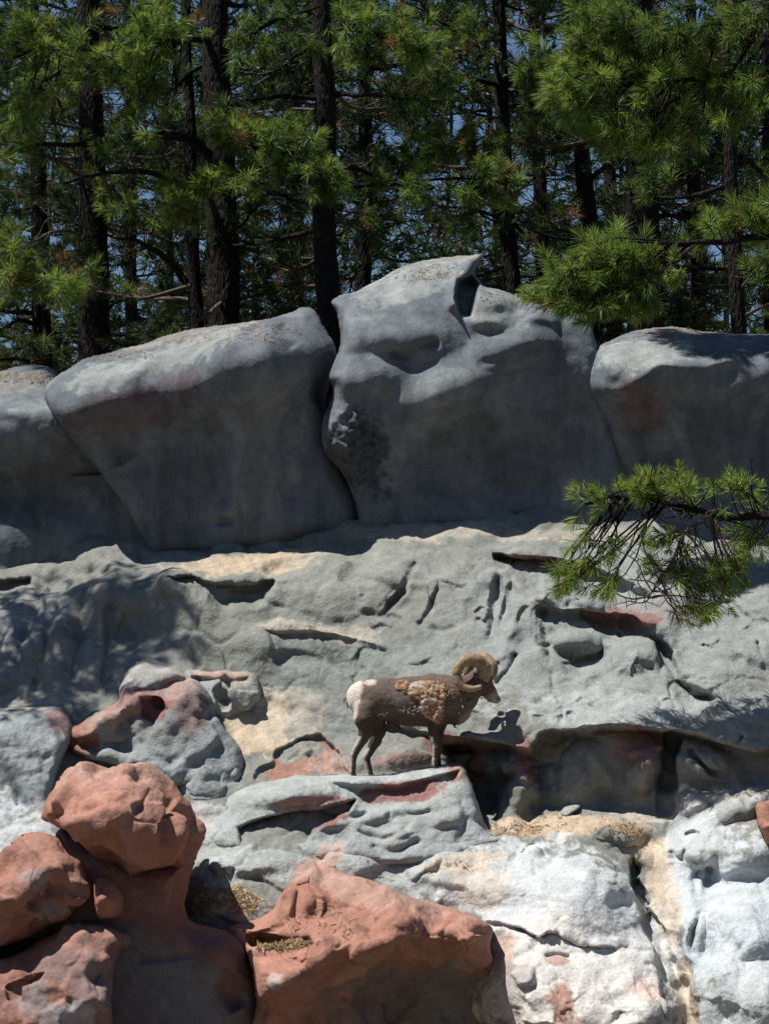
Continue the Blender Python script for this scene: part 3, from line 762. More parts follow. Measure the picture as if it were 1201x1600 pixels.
def featsD(D, X, Y):
    D = line(D, X, Y, [(918,605),(960,604),(1000,590),(1030,570),(1080,570),(1130,560),(1210,556)], 14, -0.16)
    D = bulge(D, X, Y, 960, 565, 50, 36, 0.14)
    D = bulge(D, X, Y, 1080, 690, 110, 70, 0.14)
    D = line(D, X, Y, [(1030,545),(1045,530),(1048,518)], 4, 0.04)
    D = bulge(D, X, Y, 970, 720, 50, 90, 0.12)
    D = push(D, X, Y, [(990,670),(1040,660),(1060,720),(1010,730)], 0.1, 40)
    return D
rock('boulder', 'broad grey boulder on the right with a pale sunlit top above the hanging pine branch', [(917,602),(918,575),(924,552),(934,538),(962,525),(1000,512),(1050,508),(1100,515),(1150,520),(1205,520),(1320,525),(1420,560),(1440,760),(1420,900),(1300,910),(1200,890),(1080,862),(1000,850),(930,830),(925,780),(945,720),(932,660)],
     [(930,545,3.00),(1000,520,3.10),(1100,525,3.10),(1200,528,3.10),(1400,540,3.10),(925,600,2.60),(1000,590,2.45),(1080,570,2.40),(1200,558,2.45),(1400,570,2.45),(930,662,3.05),(935,720,3.35),(955,710,3.2),(1000,660,2.81),(1050,650,2.77),(1200,650,2.76),(1400,650,2.76),(960,760,3.35),(1010,760,3.1),(1100,760,2.85),(1250,760,2.83),(960,830,3.3),(1100,845,2.85),(1250,870,2.83),(1400,860,2.83)],
     M_SMOOTH, GSM, edge=(0.45, 30), back=1.4, seed=13, feats=featsD, mix=MIXS, items=[(1000,640,45,45,0,MAROON*.6,.5),(1010,555,90,26,-8,PALE*1.0,.9),(1060,515,80,10,0,DUST*.6,.6),(1150,700,120,100,0,SLATE*.5,.5),(1000,740,60,60,0,SLATE*.45,.4)])  # pale patch on top paints in the sunlight there

# ------------------------------------------------------------------ rocks lower down
GR2 = (GREY * 1.05, PALE * .95, GREY * .82)
MIXR = [('fbm', 2.0, 0.05, 41), ('facet', 3.2, 0.022, 42), ('crumb', 11, 0.018, 43), ('crumb', 26, 0.012, 44), ('fbm', 15, 0.010, 45)]

def featsE(D, X, Y):
    D = push(D, X, Y, [(372,1296),(395,1284),(440,1272),(500,1262),(555,1250),(545,1268),(500,1290),(470,1310),(430,1322),(380,1318)], 0.26, 20, 5)
    D = push(D, X, Y, [(516,1222),(560,1228),(620,1230),(700,1208),(718,1204),(705,1228),(660,1258),(600,1262),(560,1262),(540,1245)], 0.17, 26, 7)
    D = bulge(D, X, Y, 470, 1240, 110, 22, 0.12, -8)
    D = line(D, X, Y, [(515,1222),(540,1245),(562,1264)], 5, -0.05)
    for pts in [[(500,1280),(545,1278),(580,1268)], [(550,1300),(600,1310),(640,1285)], [(575,1322),(620,1330),(660,1310)], [(600,1270),(640,1275),(680,1268)]]:
        D = line(D, X, Y, pts, 6, 0.09)
    for cx, cy in [(520, 1285), (590, 1275), (620, 1300), (700, 1280)]:
        D = bulge(D, X, Y, cx, cy, 36, 14, 0.08, -12)
    return D
LEDGE = rock('rock_ledge', 'long frosty grey rock ledge with maroon undercuts that the bighorn ram stands on', [(325,1300),(340,1262),(356,1240),(378,1228),(420,1218),(460,1212),(510,1210),(560,1208),(610,1206),(650,1200),(685,1195),(712,1190),(726,1196),(734,1215),(744,1245),(756,1280),(768,1300),(800,1306),(780,1325),(700,1350),(600,1356),(500,1352),(400,1340),(330,1325)],
     [(340,1260,-.25),(400,1225,-.2),(500,1212,-.15),(600,1208,-.15),(700,1196,-.15),(340,1300,-.55),(450,1245,-.50),(560,1235,-.46),(700,1220,-.45),(440,1300,-.55),(560,1290,-.62),(700,1290,-.75),(400,1335,-.85),(560,1345,-.95),(700,1340,-.95),(780,1315,-.75)],
     M_ROCK, (PALE * 1.15, PALE * 1.45, GREY), step=2.0, edge=(0.36, 22), back=0.75, seed=21, warp=(4, 2.4), feats=featsE, mix=MIXR, cat='rock ledge',
     items=[(460,1292,95,16,-12,MAROON*1.1,.9),(480,1255,60,12,-8,MAROON*1.7,.6),(620,1238,95,18,-8,MAROON*1.25,.9),(712,1206,18,18,0,RED*.75,.8),(440,1310,80,14,-8,GREY*.8,.7),(600,1212,130,10,-3,PALE*1.45,.8),(420,1235,70,16,-10,PALE*1.35,.7),(500,1340,50,18,-30,PINK,.6),(700,1300,60,30,0,PALE*1.25,.5)])

MIXF = [('fbm', 2.4, 0.07, 46), ('facet', 3.4, 0.05, 42), ('facet', 7, .012, 47), ('crumb', 10, 0.02, 43), ('crumb', 22, 0.014, 44)]
def featsF(D, X, Y):
    D = line(D, X, Y, [(105,1152),(150,1125),(200,1098),(250,1085),(300,1080)], 22, -0.20)
    D = push(D, X, Y, [(215,1095),(245,1088),(262,1110),(240,1130),(220,1122)], 0.18, 18, 8)
    D = line(D, X, Y, [(190,1092),(240,1075),(300,1062),(330,1060)], 6, 0.14)
    D = push(D, X, Y, [(110,1160),(160,1155),(210,1150),(205,1172),(150,1180)], 0.14, 18)
    D = push(D, X, Y, [(312,1092),(335,1098),(345,1120),(328,1125)], 0.14, 12)
    return D
rock('boulder', 'grey boulder with a rust red snout pointing left, above the round red boulder', [(96,1152),(104,1138),(130,1122),(165,1104),(186,1092),(184,1070),(200,1044),(222,1030),(252,1031),(285,1046),(312,1064),(332,1092),(345,1122),(362,1150),(378,1172),(375,1215),(300,1235),(240,1230),(190,1205),(140,1188),(108,1176)],
     [(100,1155,.45),(190,1110,.45),(300,1085,.55),(220,1040,1.0),(280,1060,.95),(340,1110,.62),(250,1150,.15),(330,1160,.18),(200,1180,.2),(300,1215,.0),(370,1190,.2)],
     M_ROCK, GR2, edge=(0.26, 22), warp=(8, 2.2), back=0.9, seed=25, feats=featsF, mix=MIXF, items=[(250,1120,90,50,0,np.array([.17,.165,.165]),.6),(210,1095,70,30,-20,MAROON*1.2,.7),(300,1110,30,40,0,MAROON*.9,.5),(120,1150,46,34,-20,RED*.7,.95),(165,1125,50,22,-25,PINK*.8,.7),(240,1105,26,26,0,MAROON*1.1,.8),(230,1045,60,22,0,DUST,.5),(290,1060,30,10,20,PINK,.5),(130,1175,30,12,0,RED*.7,.6),(255,1082,50,10,-10,PINK*.9,.5)])

rock('small_boulder', 'shelving grey rock with a tan crust, tucked behind the red snouted boulder', [(288,1052),(320,1044),(365,1048),(398,1052),(410,1072),(405,1100),(380,1122),(350,1130),(325,1110)],
     [(300,1055,1.1),(350,1050,1.15),(400,1060,1.2),(350,1090,.85),(400,1090,1.0),(370,1120,1.0)], M_ROCK, (GREY * 1.05, GREEN, GREY * .85), step=2.0, edge=(0.16, 12), warp=(9, 2.5), back=0.6, seed=26,
     feats=lambda D, X, Y: line(line(D, X, Y, [(295,1060),(340,1064),(395,1062)], 4, 0.10), X, Y, [(340,1068),(350,1090),(352,1112)], 7, 0.12), mix=MIXF, items=[(345,1054,60,10,2,PINK*.95,.8),(370,1060,40,12,0,TAN*.8,.6)])

def featsG(D, X, Y):
    D = push(D, X, Y, [(325,1165),(345,1162),(352,1190),(345,1215),(330,1200)], 0.10, 16)
    D = line(D, X, Y, [(350,1160),(362,1185),(356,1225)], 8, 0.08)
    return D
rock('small_boulder', 'small rounded grey rock with a dark cleft, at the left end of the ledge', [(274,1222),(282,1190),(296,1168),(315,1155),(342,1160),(362,1178),(378,1200),(376,1225),(352,1250),(310,1262),(282,1250)],
     [(285,1200,.15),(315,1165,.25),(360,1185,.22),(320,1200,-.02),(350,1240,-.08),(300,1245,-.12)], M_ROCK, GR2, step=2.0, warp=(9, 2.5), edge=(0.2, 22), back=0.6, seed=27, feats=featsG, mix=MIXF, items=[(320,1160,30,10,0,DUST,.5)])

MIXH = [('fbm', 2.2, 0.06, 51), ('crumb', 7, 0.05, 52), ('crumb', 14, 0.035, 53), ('crumb', 26, 0.015, 54)]
rock('boulder', 'knobbly pale grey boulder at the left edge behind the red boulders', [(-240,1120),(-60,1108),(0,1104),(55,1103),(95,1100),(110,1116),(116,1150),(104,1180),(90,1215),(80,1270),(70,1340),(-240,1420)],
     [(-200,1130,.7),(0,1110,.7),(90,1110,.7),(-200,1150,.25),(0,1130,.3),(90,1140,.35),(0,1200,.05),(80,1200,.15),(0,1280,-.3),(60,1290,-.25),(-200,1350,-.5),(30,1350,-.55)],
     M_ROCK, (PALE * 1.2, GREY, PALE * 1.45), edge=(0.28, 18), back=0.9, seed=29, mix=MIXH, items=[(90,1125,26,26,0,MAROON,.7),(20,1106,100,8,0,DUST,.6),(10,1290,80,60,0,WHITE*1.05,.9),(40,1310,60,40,0,WHITE,.8)])

# ------------------------------------------------------------------ red rocks
RD = (RED * .9, RED * np.array([1.08, 1.12, 1.14]), RED * np.array([.66, .64, .68]))
MIXRED = [('fbm', 1.4, 0.04, 61), ('facet', 2.3, 0.09, 62), ('facet', 5.2, 0.028, 63), ('fbm', 16, 0.008, 64), ('strata', 3.0, 0.03, 68), ('crack', 2.6, 0.035, 65), ('crumb', 28, 0.007, 66)]

rock('rock_pillar', 'dark brown rock pillar under the round red boulder', [(95,1290),(150,1320),(230,1345),(303,1330),(298,1375),(293,1412),(300,1436),(328,1447),(360,1454),(385,1474),(402,1510),(415,1550),(424,1600),(430,1760),(60,1760),(70,1450),(80,1340)],
     [(90,1300,-2.1),(160,1340,-2.2),(290,1340,-2.15),(180,1430,-2.25),(270,1420,-2.3),(200,1500,-2.28),(300,1480,-2.3),(390,1490,-2.2),(200,1600,-2.2),(320,1600,-2.25),(410,1600,-2.05),(250,1740,-2.2)],
     M_RED, (RED * np.array([.62, .62, .66]), SLATE * .9, RED * .7), edge=(0.5, 46), back=0.9, seed=31, cat='rock pillar', mix=[('fbm', 1.7, 0.05, 61), ('fbm', 5, 0.02, 62), ('crumb', 24, 0.008, 66)],
     feats=lambda D, X, Y: line(line(bulge(D, X, Y, 350, 1500, 50, 70, .12), X, Y, [(210,1500),(260,1497),(310,1492)], 5, .05), X, Y, [(370,1520),(355,1550),(372,1580)], 16, .15), items=[(250,1560,120,60,0,SLATE*.85,.7),(290,1400,40,60,0,RED*.7,.6),(330,1450,50,12,10,RED*.95,.8),(200,1390,130,50,0,RED*.8,.8)])

def featsI(D, X, Y):
    D = line(D, X, Y, [(66,1272),(110,1290),(135,1320),(160,1330),(215,1338),(260,1320),(310,1285)], 14, -0.10)
    D = line(D, X, Y, [(232,1236),(222,1256),(210,1270)], 4, 0.12)
    D = push(D, X, Y, [(110,1290),(132,1293),(140,1318),(128,1325),(112,1310)], 0.12, 12)
    D = bulge(D, X, Y, 180, 1240, 90, 40, 0.12)
    D = line(D, X, Y, [(90,1280),(180,1258),(240,1262),(290,1240)], 6, 0.04)
    D = line(D, X, Y, [(262,1262),(250,1300),(225,1335)], 8, -0.07)
    return D
rock('boulder', 'round rust red boulder balanced on the brown pillar, lower left', [(63,1278),(72,1248),(92,1218),(104,1200),(120,1195),(148,1190),(170,1194),(190,1190),(212,1192),(236,1197),(262,1212),(282,1236),(300,1258),(304,1274),(313,1288),(316,1308),(306,1336),(300,1362),(270,1382),(220,1384),(170,1365),(140,1338),(112,1308),(84,1290)],
     [(70,1275,-2.2),(110,1215,-2.1),(180,1200,-2.1),(260,1220,-2.05),(300,1265,-2.1),(100,1280,-2.7),(180,1260,-2.75),(250,1280,-2.8),(150,1322,-2.62),(220,1330,-2.62),(290,1310,-2.25),(190,1365,-2.2),(270,1370,-2.05)],
     M_RED, RD, step=2.0, edge=(0.42, 40), back=0.9, seed=33, warp=(4, 2.5), feats=featsI, mix=MIXRED, items=[(180,1215,110,30,0,PINK*1.05,.6),(200,1250,90,30,0,RED*1.15,.6),(230,1255,40,24,0,PINK*.9,.3),(150,1350,60,20,10,MAROON*.9,.4)])  # pink patches put the sunlight on the top into the red paint

rock('boulder', 'cracked red boulder leaning at the left edge beside the round one', [(-90,1370),(-20,1340),(8,1326),(28,1306),(58,1298),(90,1305),(120,1325),(142,1346),(148,1380),(142,1410),(112,1435),(62,1458),(18,1478),(-90,1500)],
     [(0,1340,-2.2),(60,1310,-2.2),(130,1350,-2.3),(0,1400,-2.75),(80,1370,-2.7),(130,1400,-2.55),(20,1460,-2.6),(100,1430,-2.55),(-80,1450,-2.6)],
     M_RED, (RED * np.array([.86, .92, 1]), RED, RED * .72), edge=(0.35, 34), back=0.8, seed=35, warp=(4, 2.5), mix=MIXRED, feats=lambda D, X, Y: line(line(D, X, Y, [(30,1310),(60,1350),(50,1400),(80,1440)], 5, .06), X, Y, [(60,1380),(110,1400),(140,1395)], 4, .05), items=[(65,1380,30,14,0,np.array([.28,.26,.25]),.6),(90,1425,50,14,-20,np.array([.30,.25,.23]),.5)])

rock('small_boulder', 'small wedge of red rock jammed between the boulders and the pillar', [(146,1376),(160,1368),(178,1378),(192,1396),(196,1416),(186,1434),(164,1438),(148,1428)],
     [(150,1380,-2.5),(190,1410,-2.5),(165,1405,-2.72),(160,1430,-2.6)], M_RED, (RED * .85, RED, RED * .7), step=2.0, edge=(0.14, 12), back=0.4, seed=36, warp=(2, 3), mix=[('facet', 5, 0.04, 71), ('fbm', 10, 0.01, 72)])

def featsK(D, X, Y):
    D = line(D, X, Y, [(110,1442),(160,1450),(205,1465)], 8, -0.06)
    D = push(D, X, Y, [(10,1540),(40,1530),(70,1520),(60,1535),(30,1550),(15,1558)], 0.12, 7)
    D = line(D, X, Y, [(0,1500),(60,1480),(110,1470),(150,1452)], 5, 0.05)
    D = line(D, X, Y, [(100,1515),(125,1500),(135,1480)], 4, 0.05)
    return D
rock('boulder', 'grey and red blotched rock block in the lower left corner', [(-90,1520),(20,1492),(60,1468),(108,1440),(150,1433),(182,1446),(207,1462),(203,1480),(184,1500),(180,1600),(182,1770),(-90,1770)],
     [(0,1500,-2.55),(110,1445,-2.45),(190,1460,-2.55),(0,1560,-3.0),(110,1510,-2.95),(170,1500,-2.85),(0,1650,-3.2),(150,1650,-3.1),(80,1750,-3.3)],
     M_RED, (RED * np.array([.78, .8, .85]), RED * np.array([.6, .8, 1.0]), RED * .9), edge=(0.32, 26), back=0.8, seed=38, feats=featsK, mix=MIXRED, items=[(60,1570,50,40,0,np.array([.27,.24,.235]),.7),(150,1550,36,60,0,np.array([.25,.22,.22]),.5),(100,1470,60,14,-10,RED*1.15,.7),(120,1590,40,30,0,np.array([.42,.42,.43]),.6),(90,1550,24,20,0,RED,.7),(170,1480,30,30,0,RED*.8,.6),(30,1600,40,30,0,RED*.8,.7)])

def featsN(D, X, Y):
    D = line(D, X, Y, [(398,1572),(440,1590),(480,1568),(535,1520),(575,1485),(620,1470),(700,1470),(770,1464)], 12, -0.16)
    D = push(D, X, Y, [(385,1464),(440,1462),(485,1464),(495,1480),(440,1486),(395,1482)], 0.22, 18, 8)
    D = bulge(D, X, Y, 470, 1410, 40, 50, 0.22, 25)
    D = push(D, X, Y, [(462,1385),(485,1380),(500,1405),(492,1435),(470,1450),(455,1430)], 0.14, 16)
    D = bulge(D, X, Y, 400, 1445, 50, 18, 0.15, -15)
    D = bulge(D, X, Y, 560, 1400, 80, 36, 0.15, 8)
    D = bulge(D, X, Y, 640, 1436, 90, 40, 0.20, 10)
    D = bulge(D, X, Y, 735, 1456, 44, 28, 0.14, 10)
    D = bulge(D, X, Y, 520, 1470, 70, 40, 0.16, -30)
    D = bulge(D, X, Y, 440, 1540, 50, 40, 0.16, -20)
    D = line(D, X, Y, [(420,1492),(450,1496),(470,1506),(482,1495)], 4, 0.08)
    D = line(D, X, Y, [(600,1420),(660,1425),(720,1440)], 6, 0.06)
    D = line(D, X, Y, [(575,1500),(580,1550),(560,1610)], 10, 0.05)
    return D
rock('rock_ridge', 'long low red rock ridge with shaded brown sides, bottom centre', [(352,1452),(385,1440),(412,1428),(430,1412),(446,1385),(470,1364),(505,1352),(540,1362),(580,1372),(620,1394),(680,1410),(735,1428),(765,1444),(772,1458),(766,1478),(776,1510),(782,1560),(787,1600),(790,1770),(380,1770),(400,1570),(385,1500)],
     [(370,1455,-1.85),(430,1420,-1.7),(480,1370,-1.45),(560,1375,-1.5),(680,1415,-1.75),(760,1450,-1.95),(440,1470,-2.15),(530,1440,-2.15),(640,1440,-2.25),(740,1460,-2.35),(440,1540,-2.75),(520,1500,-2.65),(580,1478,-2.55),(440,1600,-2.1),(560,1545,-1.85),(660,1520,-1.72),(750,1520,-1.75),(600,1640,-1.5),(760,1640,-1.5),(420,1700,-1.9),(600,1750,-1.4)],
     M_RED, RD, step=2.0, edge=(0.25, 24), back=0.7, seed=41, warp=(4, 2.5), feats=featsN, mix=[('fbm', 1.7, 0.05, 61), ('facet', 2.2, 0.07, 62), ('facet', 5, 0.02, 63), ('fbm', 9, 0.014, 64), ('crack', 2.6, 0.03, 65), ('crumb', 24, 0.008, 66)], cat='rock ridge',
     items=[(630,1570,110,70,0,np.array([.20,.17,.16]),.85),(700,1550,60,60,0,np.array([.21,.19,.18]),.8),(560,1600,70,60,0,np.array([.22,.16,.145]),.7),(440,1474,55,10,0,TAN,.8),(620,1402,140,22,12,PINK*.95,.6),(510,1370,70,16,0,PINK,.6),(430,1535,22,16,0,np.array([.5,.48,.47]),.5)])  # pink along the crest is sunlight put into the colour

rock('boulder', 'rust red rock jutting in at the right edge above the white rocks', [(1176,1270),(1182,1255),(1200,1248),(1240,1240),(1290,1260),(1300,1310),(1260,1335),(1215,1325),(1196,1318),(1185,1300)],
     [(1185,1270,-1.3),(1240,1250,-1.3),(1200,1290,-1.6),(1250,1290,-1.7),(1220,1320,-1.4)], M_RED, RD, edge=(0.3, 26), back=0.9, seed=43, mix=MIXRED)

rock('small_boulder', 'little flat grey stone lying on tan sand at the back of the hollow', [(874,1272),(880,1260),(896,1255),(908,1257),(906,1264),(894,1272),(884,1277)],
     [(878,1268,-.1),(900,1258,0),(890,1270,-.16)], M_ROCK, (GREY * .95, GREEN, GREY * .8), step=1.5, edge=(0.08, 6), back=0.15, seed=48, warp=(1, 3))

# ------------------------------------------------------------------ fallen needles lying on the shelves
def litter(name, label, spots, target, n, cols):
    rng = np.random.default_rng(len(name) + n)
    tree = BVHTree.FromPolygons([tuple(v.co) for v in target.data.vertices], [tuple(q.vertices) for q in target.data.polygons])
    C = []; VV = []
    for cx, cy, rx, ry, k in spots:
        for _ in range(int(n * k)):
            r = math.sqrt(rng.random()); a = rng.uniform(0, 6.283)
            q = at(cx + rx * r * math.cos(a), cy + ry * r * math.sin(a), -3.4)
            d = unit(q - CAM)
            h = tree.ray_cast(Vector(q), Vector(d))
            if h[0] is None or h[1].z < .45: continue
            nrm = np.array(h[1]); p = np.array(h[0]) + nrm * .006
            t = unit(np.cross(nrm, rng.normal(size=3))); sd = np.cross(nrm, t)
            L = rng.uniform(.02, .07); wd = rng.uniform(.003, .008)
            t = unit(t + nrm * rng.uniform(0, .5))
            VV.append(np.stack([p - sd * wd, p + sd * wd, p + t * L + sd * wd * .5, p + t * L - sd * wd * .5]))
            c = np.array(cols[int(rng.integers(len(cols)))]) * rng.uniform(.7, 1.2)
            C.append(np.repeat(c[None], 4, 0))
    if VV:
        m = len(VV)
        tag(build(name, np.concatenate(VV), np.arange(4 * m).reshape(m, 4), M_LITTER, None, np.concatenate(C), smooth=False), label, None, None, 'stuff')
unit = lambda v: v / (np.linalg.norm(v, axis=-1, keepdims=True) + 1e-12)
M_LITTER = plain('fallen_needles', (1, 1, 1), scale=30, vary=.3, usecol=True)
LC = [(.30, .20, .09), (.36, .26, .13), (.20, .13, .07), (.15, .10, .06)]
ridge = [o for o in COL.objects if o.name == 'rock_ridge'][0]
litter('pine_litter', 'dry brown pine needles lying on the red ridge shelf', [(440, 1474, 50, 9, 1), (500, 1440, 60, 30, .1)], ridge, 900, LC)
litter('pine_litter', 'dry tan needles and grit in the sandy pocket and on the hollow floor', [(345, 1410, 60, 24, 1), (800, 1298, 50, 10, .2), (985, 1302, 30, 9, .25), (900, 1285, 110, 14, .12), (620, 1355, 120, 30, .05)], CLIFF, 700, LC)

tops = [o for o in COL.objects if o.name.startswith('boulder')][:4]
for o, sp in zip(tops, [[(20, 590, 80, 8, 1)], [(320, 520, 150, 16, 1), (180, 555, 60, 10, .4)], [(640, 425, 90, 14, .6), (800, 470, 60, 14, .5)], [(1040, 522, 100, 10, .8)]]):
    litter('pine_litter', 'fallen brown pine needles caught on the boulder top', sp, o, 260, LC)
# ------------------------------------------------------------------ pines
TR = np.random.default_rng(11)
G_DARK, G_MID, G_LIT = np.array([.016, .036, .014]), np.array([.085, .155, .030]), np.array([.200, .290, .055])  # shade of deep branches and sun on front sprays put into needle colour

def unit(v): return v / (np.linalg.norm(v, axis=-1, keepdims=True) + 1e-12)

def needle_mesh(pos, dirs, n, length, width, rng, tone=0.5, droop=0.12):
    """n needle bundles per tuft: thin blades springing from the last stretch of the twig."""
    M = len(pos)
    pos = np.repeat(pos, n, 0); d = np.repeat(unit(dirs), n, 0)
    ln = np.repeat(np.broadcast_to(length, (M,)) * rng.uniform(.6, 1.2, M), n) * rng.uniform(.7, 1.1, M * n)
    back = rng.random(M * n) ** 1.3
    r = unit(rng.normal(size=(M * n, 3)))
    side = unit(r - (r * d).sum(1, keepdims=True) * d)
    ang = np.radians(12 + 68 * np.clip(back + rng.normal(0, .18, M * n), 0, 1))[:, None]
    nd = d * np.cos(ang) + side * np.sin(ang)
    nd[:, 2] -= droop
    nd = unit(nd)
    base = pos - d * (back * ln * 0.75)[:, None]
    wd = unit(np.cross(nd, rng.normal(size=(M * n, 3)))) * (width * rng.uniform(.7, 1.2, M * n))[:, None] * 0.5
    mid = base + nd * (ln * 0.55)[:, None]
    tip = base + nd * ln[:, None]; tip[:, 2] -= ln * 0.06
    V = np.stack([base - wd * .7, base + wd * .7, mid + wd, mid - wd, tip], 1).reshape(-1, 3)
    k = np.arange(M * n)[:, None] * 5
    Q = k + np.array([[0, 1, 2, 3]]); T = k + np.array([[3, 2, 4]])
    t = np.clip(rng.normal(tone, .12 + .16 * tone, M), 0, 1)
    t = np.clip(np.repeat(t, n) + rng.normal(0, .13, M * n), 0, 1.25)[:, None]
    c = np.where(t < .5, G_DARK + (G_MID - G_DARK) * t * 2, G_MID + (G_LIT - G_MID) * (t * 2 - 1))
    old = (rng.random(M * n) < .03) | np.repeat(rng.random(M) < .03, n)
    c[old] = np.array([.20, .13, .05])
    return V, [Q, T], np.repeat(c, 5, 0)

def limb_mesh(bag, P, r0, r1, sides=7, seed=0, col=None):
    n = max(6, len(P) * 5)
    p = spline(P, n)
    j = np.stack([fbm(p, 3.0, 2, seed), fbm(p, 3.0, 2, seed + 4), fbm(p, 3.0, 2, seed + 8)], -1) * r0 * 0.8
    j[0] = 0
    p = p + j
    rr = np.linspace(r0, r1, n) * (1 + .18 * fbm(p, 6, 2, seed + 2))
    bag.add(*tube(p, rr, sides), col)
    return p

def make_branch(parent, P, r0, tufts, rng, nn=70, ln=.20, wd=.008, tone=.5, bare=0, spread=1.0, twr=.006, dirs=None, label=None):
    """One limb with its twigs; the needles hang on it as its own piece."""
    P = np.asarray(P, float)
    sd = int(rng.integers(0, 9999))
    bag = Bag()
    p = limb_mesh(bag, P, r0, max(r0 * .3, .007), seed=sd, col=(.5, .5, .5))
    Lc = np.r_[0, np.cumsum(np.linalg.norm(np.diff(p, axis=0), axis=1))]
    pos, dr = [], []
    for T in tufts:
        dd = np.linalg.norm(p - T, axis=1)
        k = int(dd.argmin()); back = dd[k] * rng.uniform(.35, .9)
        k0 = max(0, int(np.searchsorted(Lc, Lc[k] - back)) - 1)
        A = p[k0]
        if np.linalg.norm(T - A) < .03: A = p[max(0, k0 - 3)]
        L = np.linalg.norm(T - A)
        m = (A + T) / 2 + rng.normal(0, .09, 3) * L + np.array([0, 0, -.06 * L])
        tw = spline([A, m, T], 6)
        bag.add(*tube(tw, np.linspace(min(twr * (1 + L), r0 * .7), twr * .6, 6), 4), (.5, .5, .5))
        d = unit(unit(tw[-1] - tw[-2]) + np.array([0, -.1, .22]) + rng.normal(0, .25, 3))
        pos.append(T); dr.append(d)
        for _ in range(2 if L > .35 else 1):
            u = rng.uniform(.45, .85); q = tw[int(u * 5)]
            e = q + unit(unit(T - A) * .7 + rng.normal(0, .6, 3)) * rng.uniform(.12, .28) * spread
            bag.add(*tube(np.array([q, (q + e) / 2 + rng.normal(0, .02, 3), e]), [twr * .8, twr * .7, twr * .5], 3), (.5, .5, .5))
            if rng.random() < .75:
                pos.append(e); dr.append(unit(unit(e - q) + np.array([0, -.1, .2])))
    for _ in range(bare):
        k = int(rng.integers(len(p) // 4, len(p)))
        L = rng.uniform(.25, .7)
        d = unit(rng.normal(0, 1, 3) + np.array([0, -.2, -.2]))
        q = [p[k]]
        for s in range(4):
            d = unit(d + rng.normal(0, .35, 3)); q.append(q[-1] + d * L / 4)
        tw = spline(q, 9)
        bag.add(*tube(tw, np.linspace(.009, .004, 9), 4), (.5, .5, .5))
        for _ in range(int(rng.integers(1, 4))):
            kk = int(rng.integers(2, 8)); e = tw[kk] + unit(rng.normal(0, 1, 3)) * rng.uniform(.08, .22)
            bag.add(*tube(np.array([tw[kk], (tw[kk] + e) / 2 + rng.normal(0, .015, 3), e]), [.006, .005, .0035], 3), (.5, .5, .5))
    b = bag.build('branch', M_TWIG if r0 < .035 else M_BARK, parent)
    if label: b['label'] = label
    if pos:
        V, fs, c = needle_mesh(np.array(pos), np.array(dr), nn, ln, wd, rng, tone)
        build('needles', V, fs, M_NEEDLE, b, c, smooth=False)
    return b

def rel(P, loc): return np.asarray(P, float) - np.asarray(loc, float)

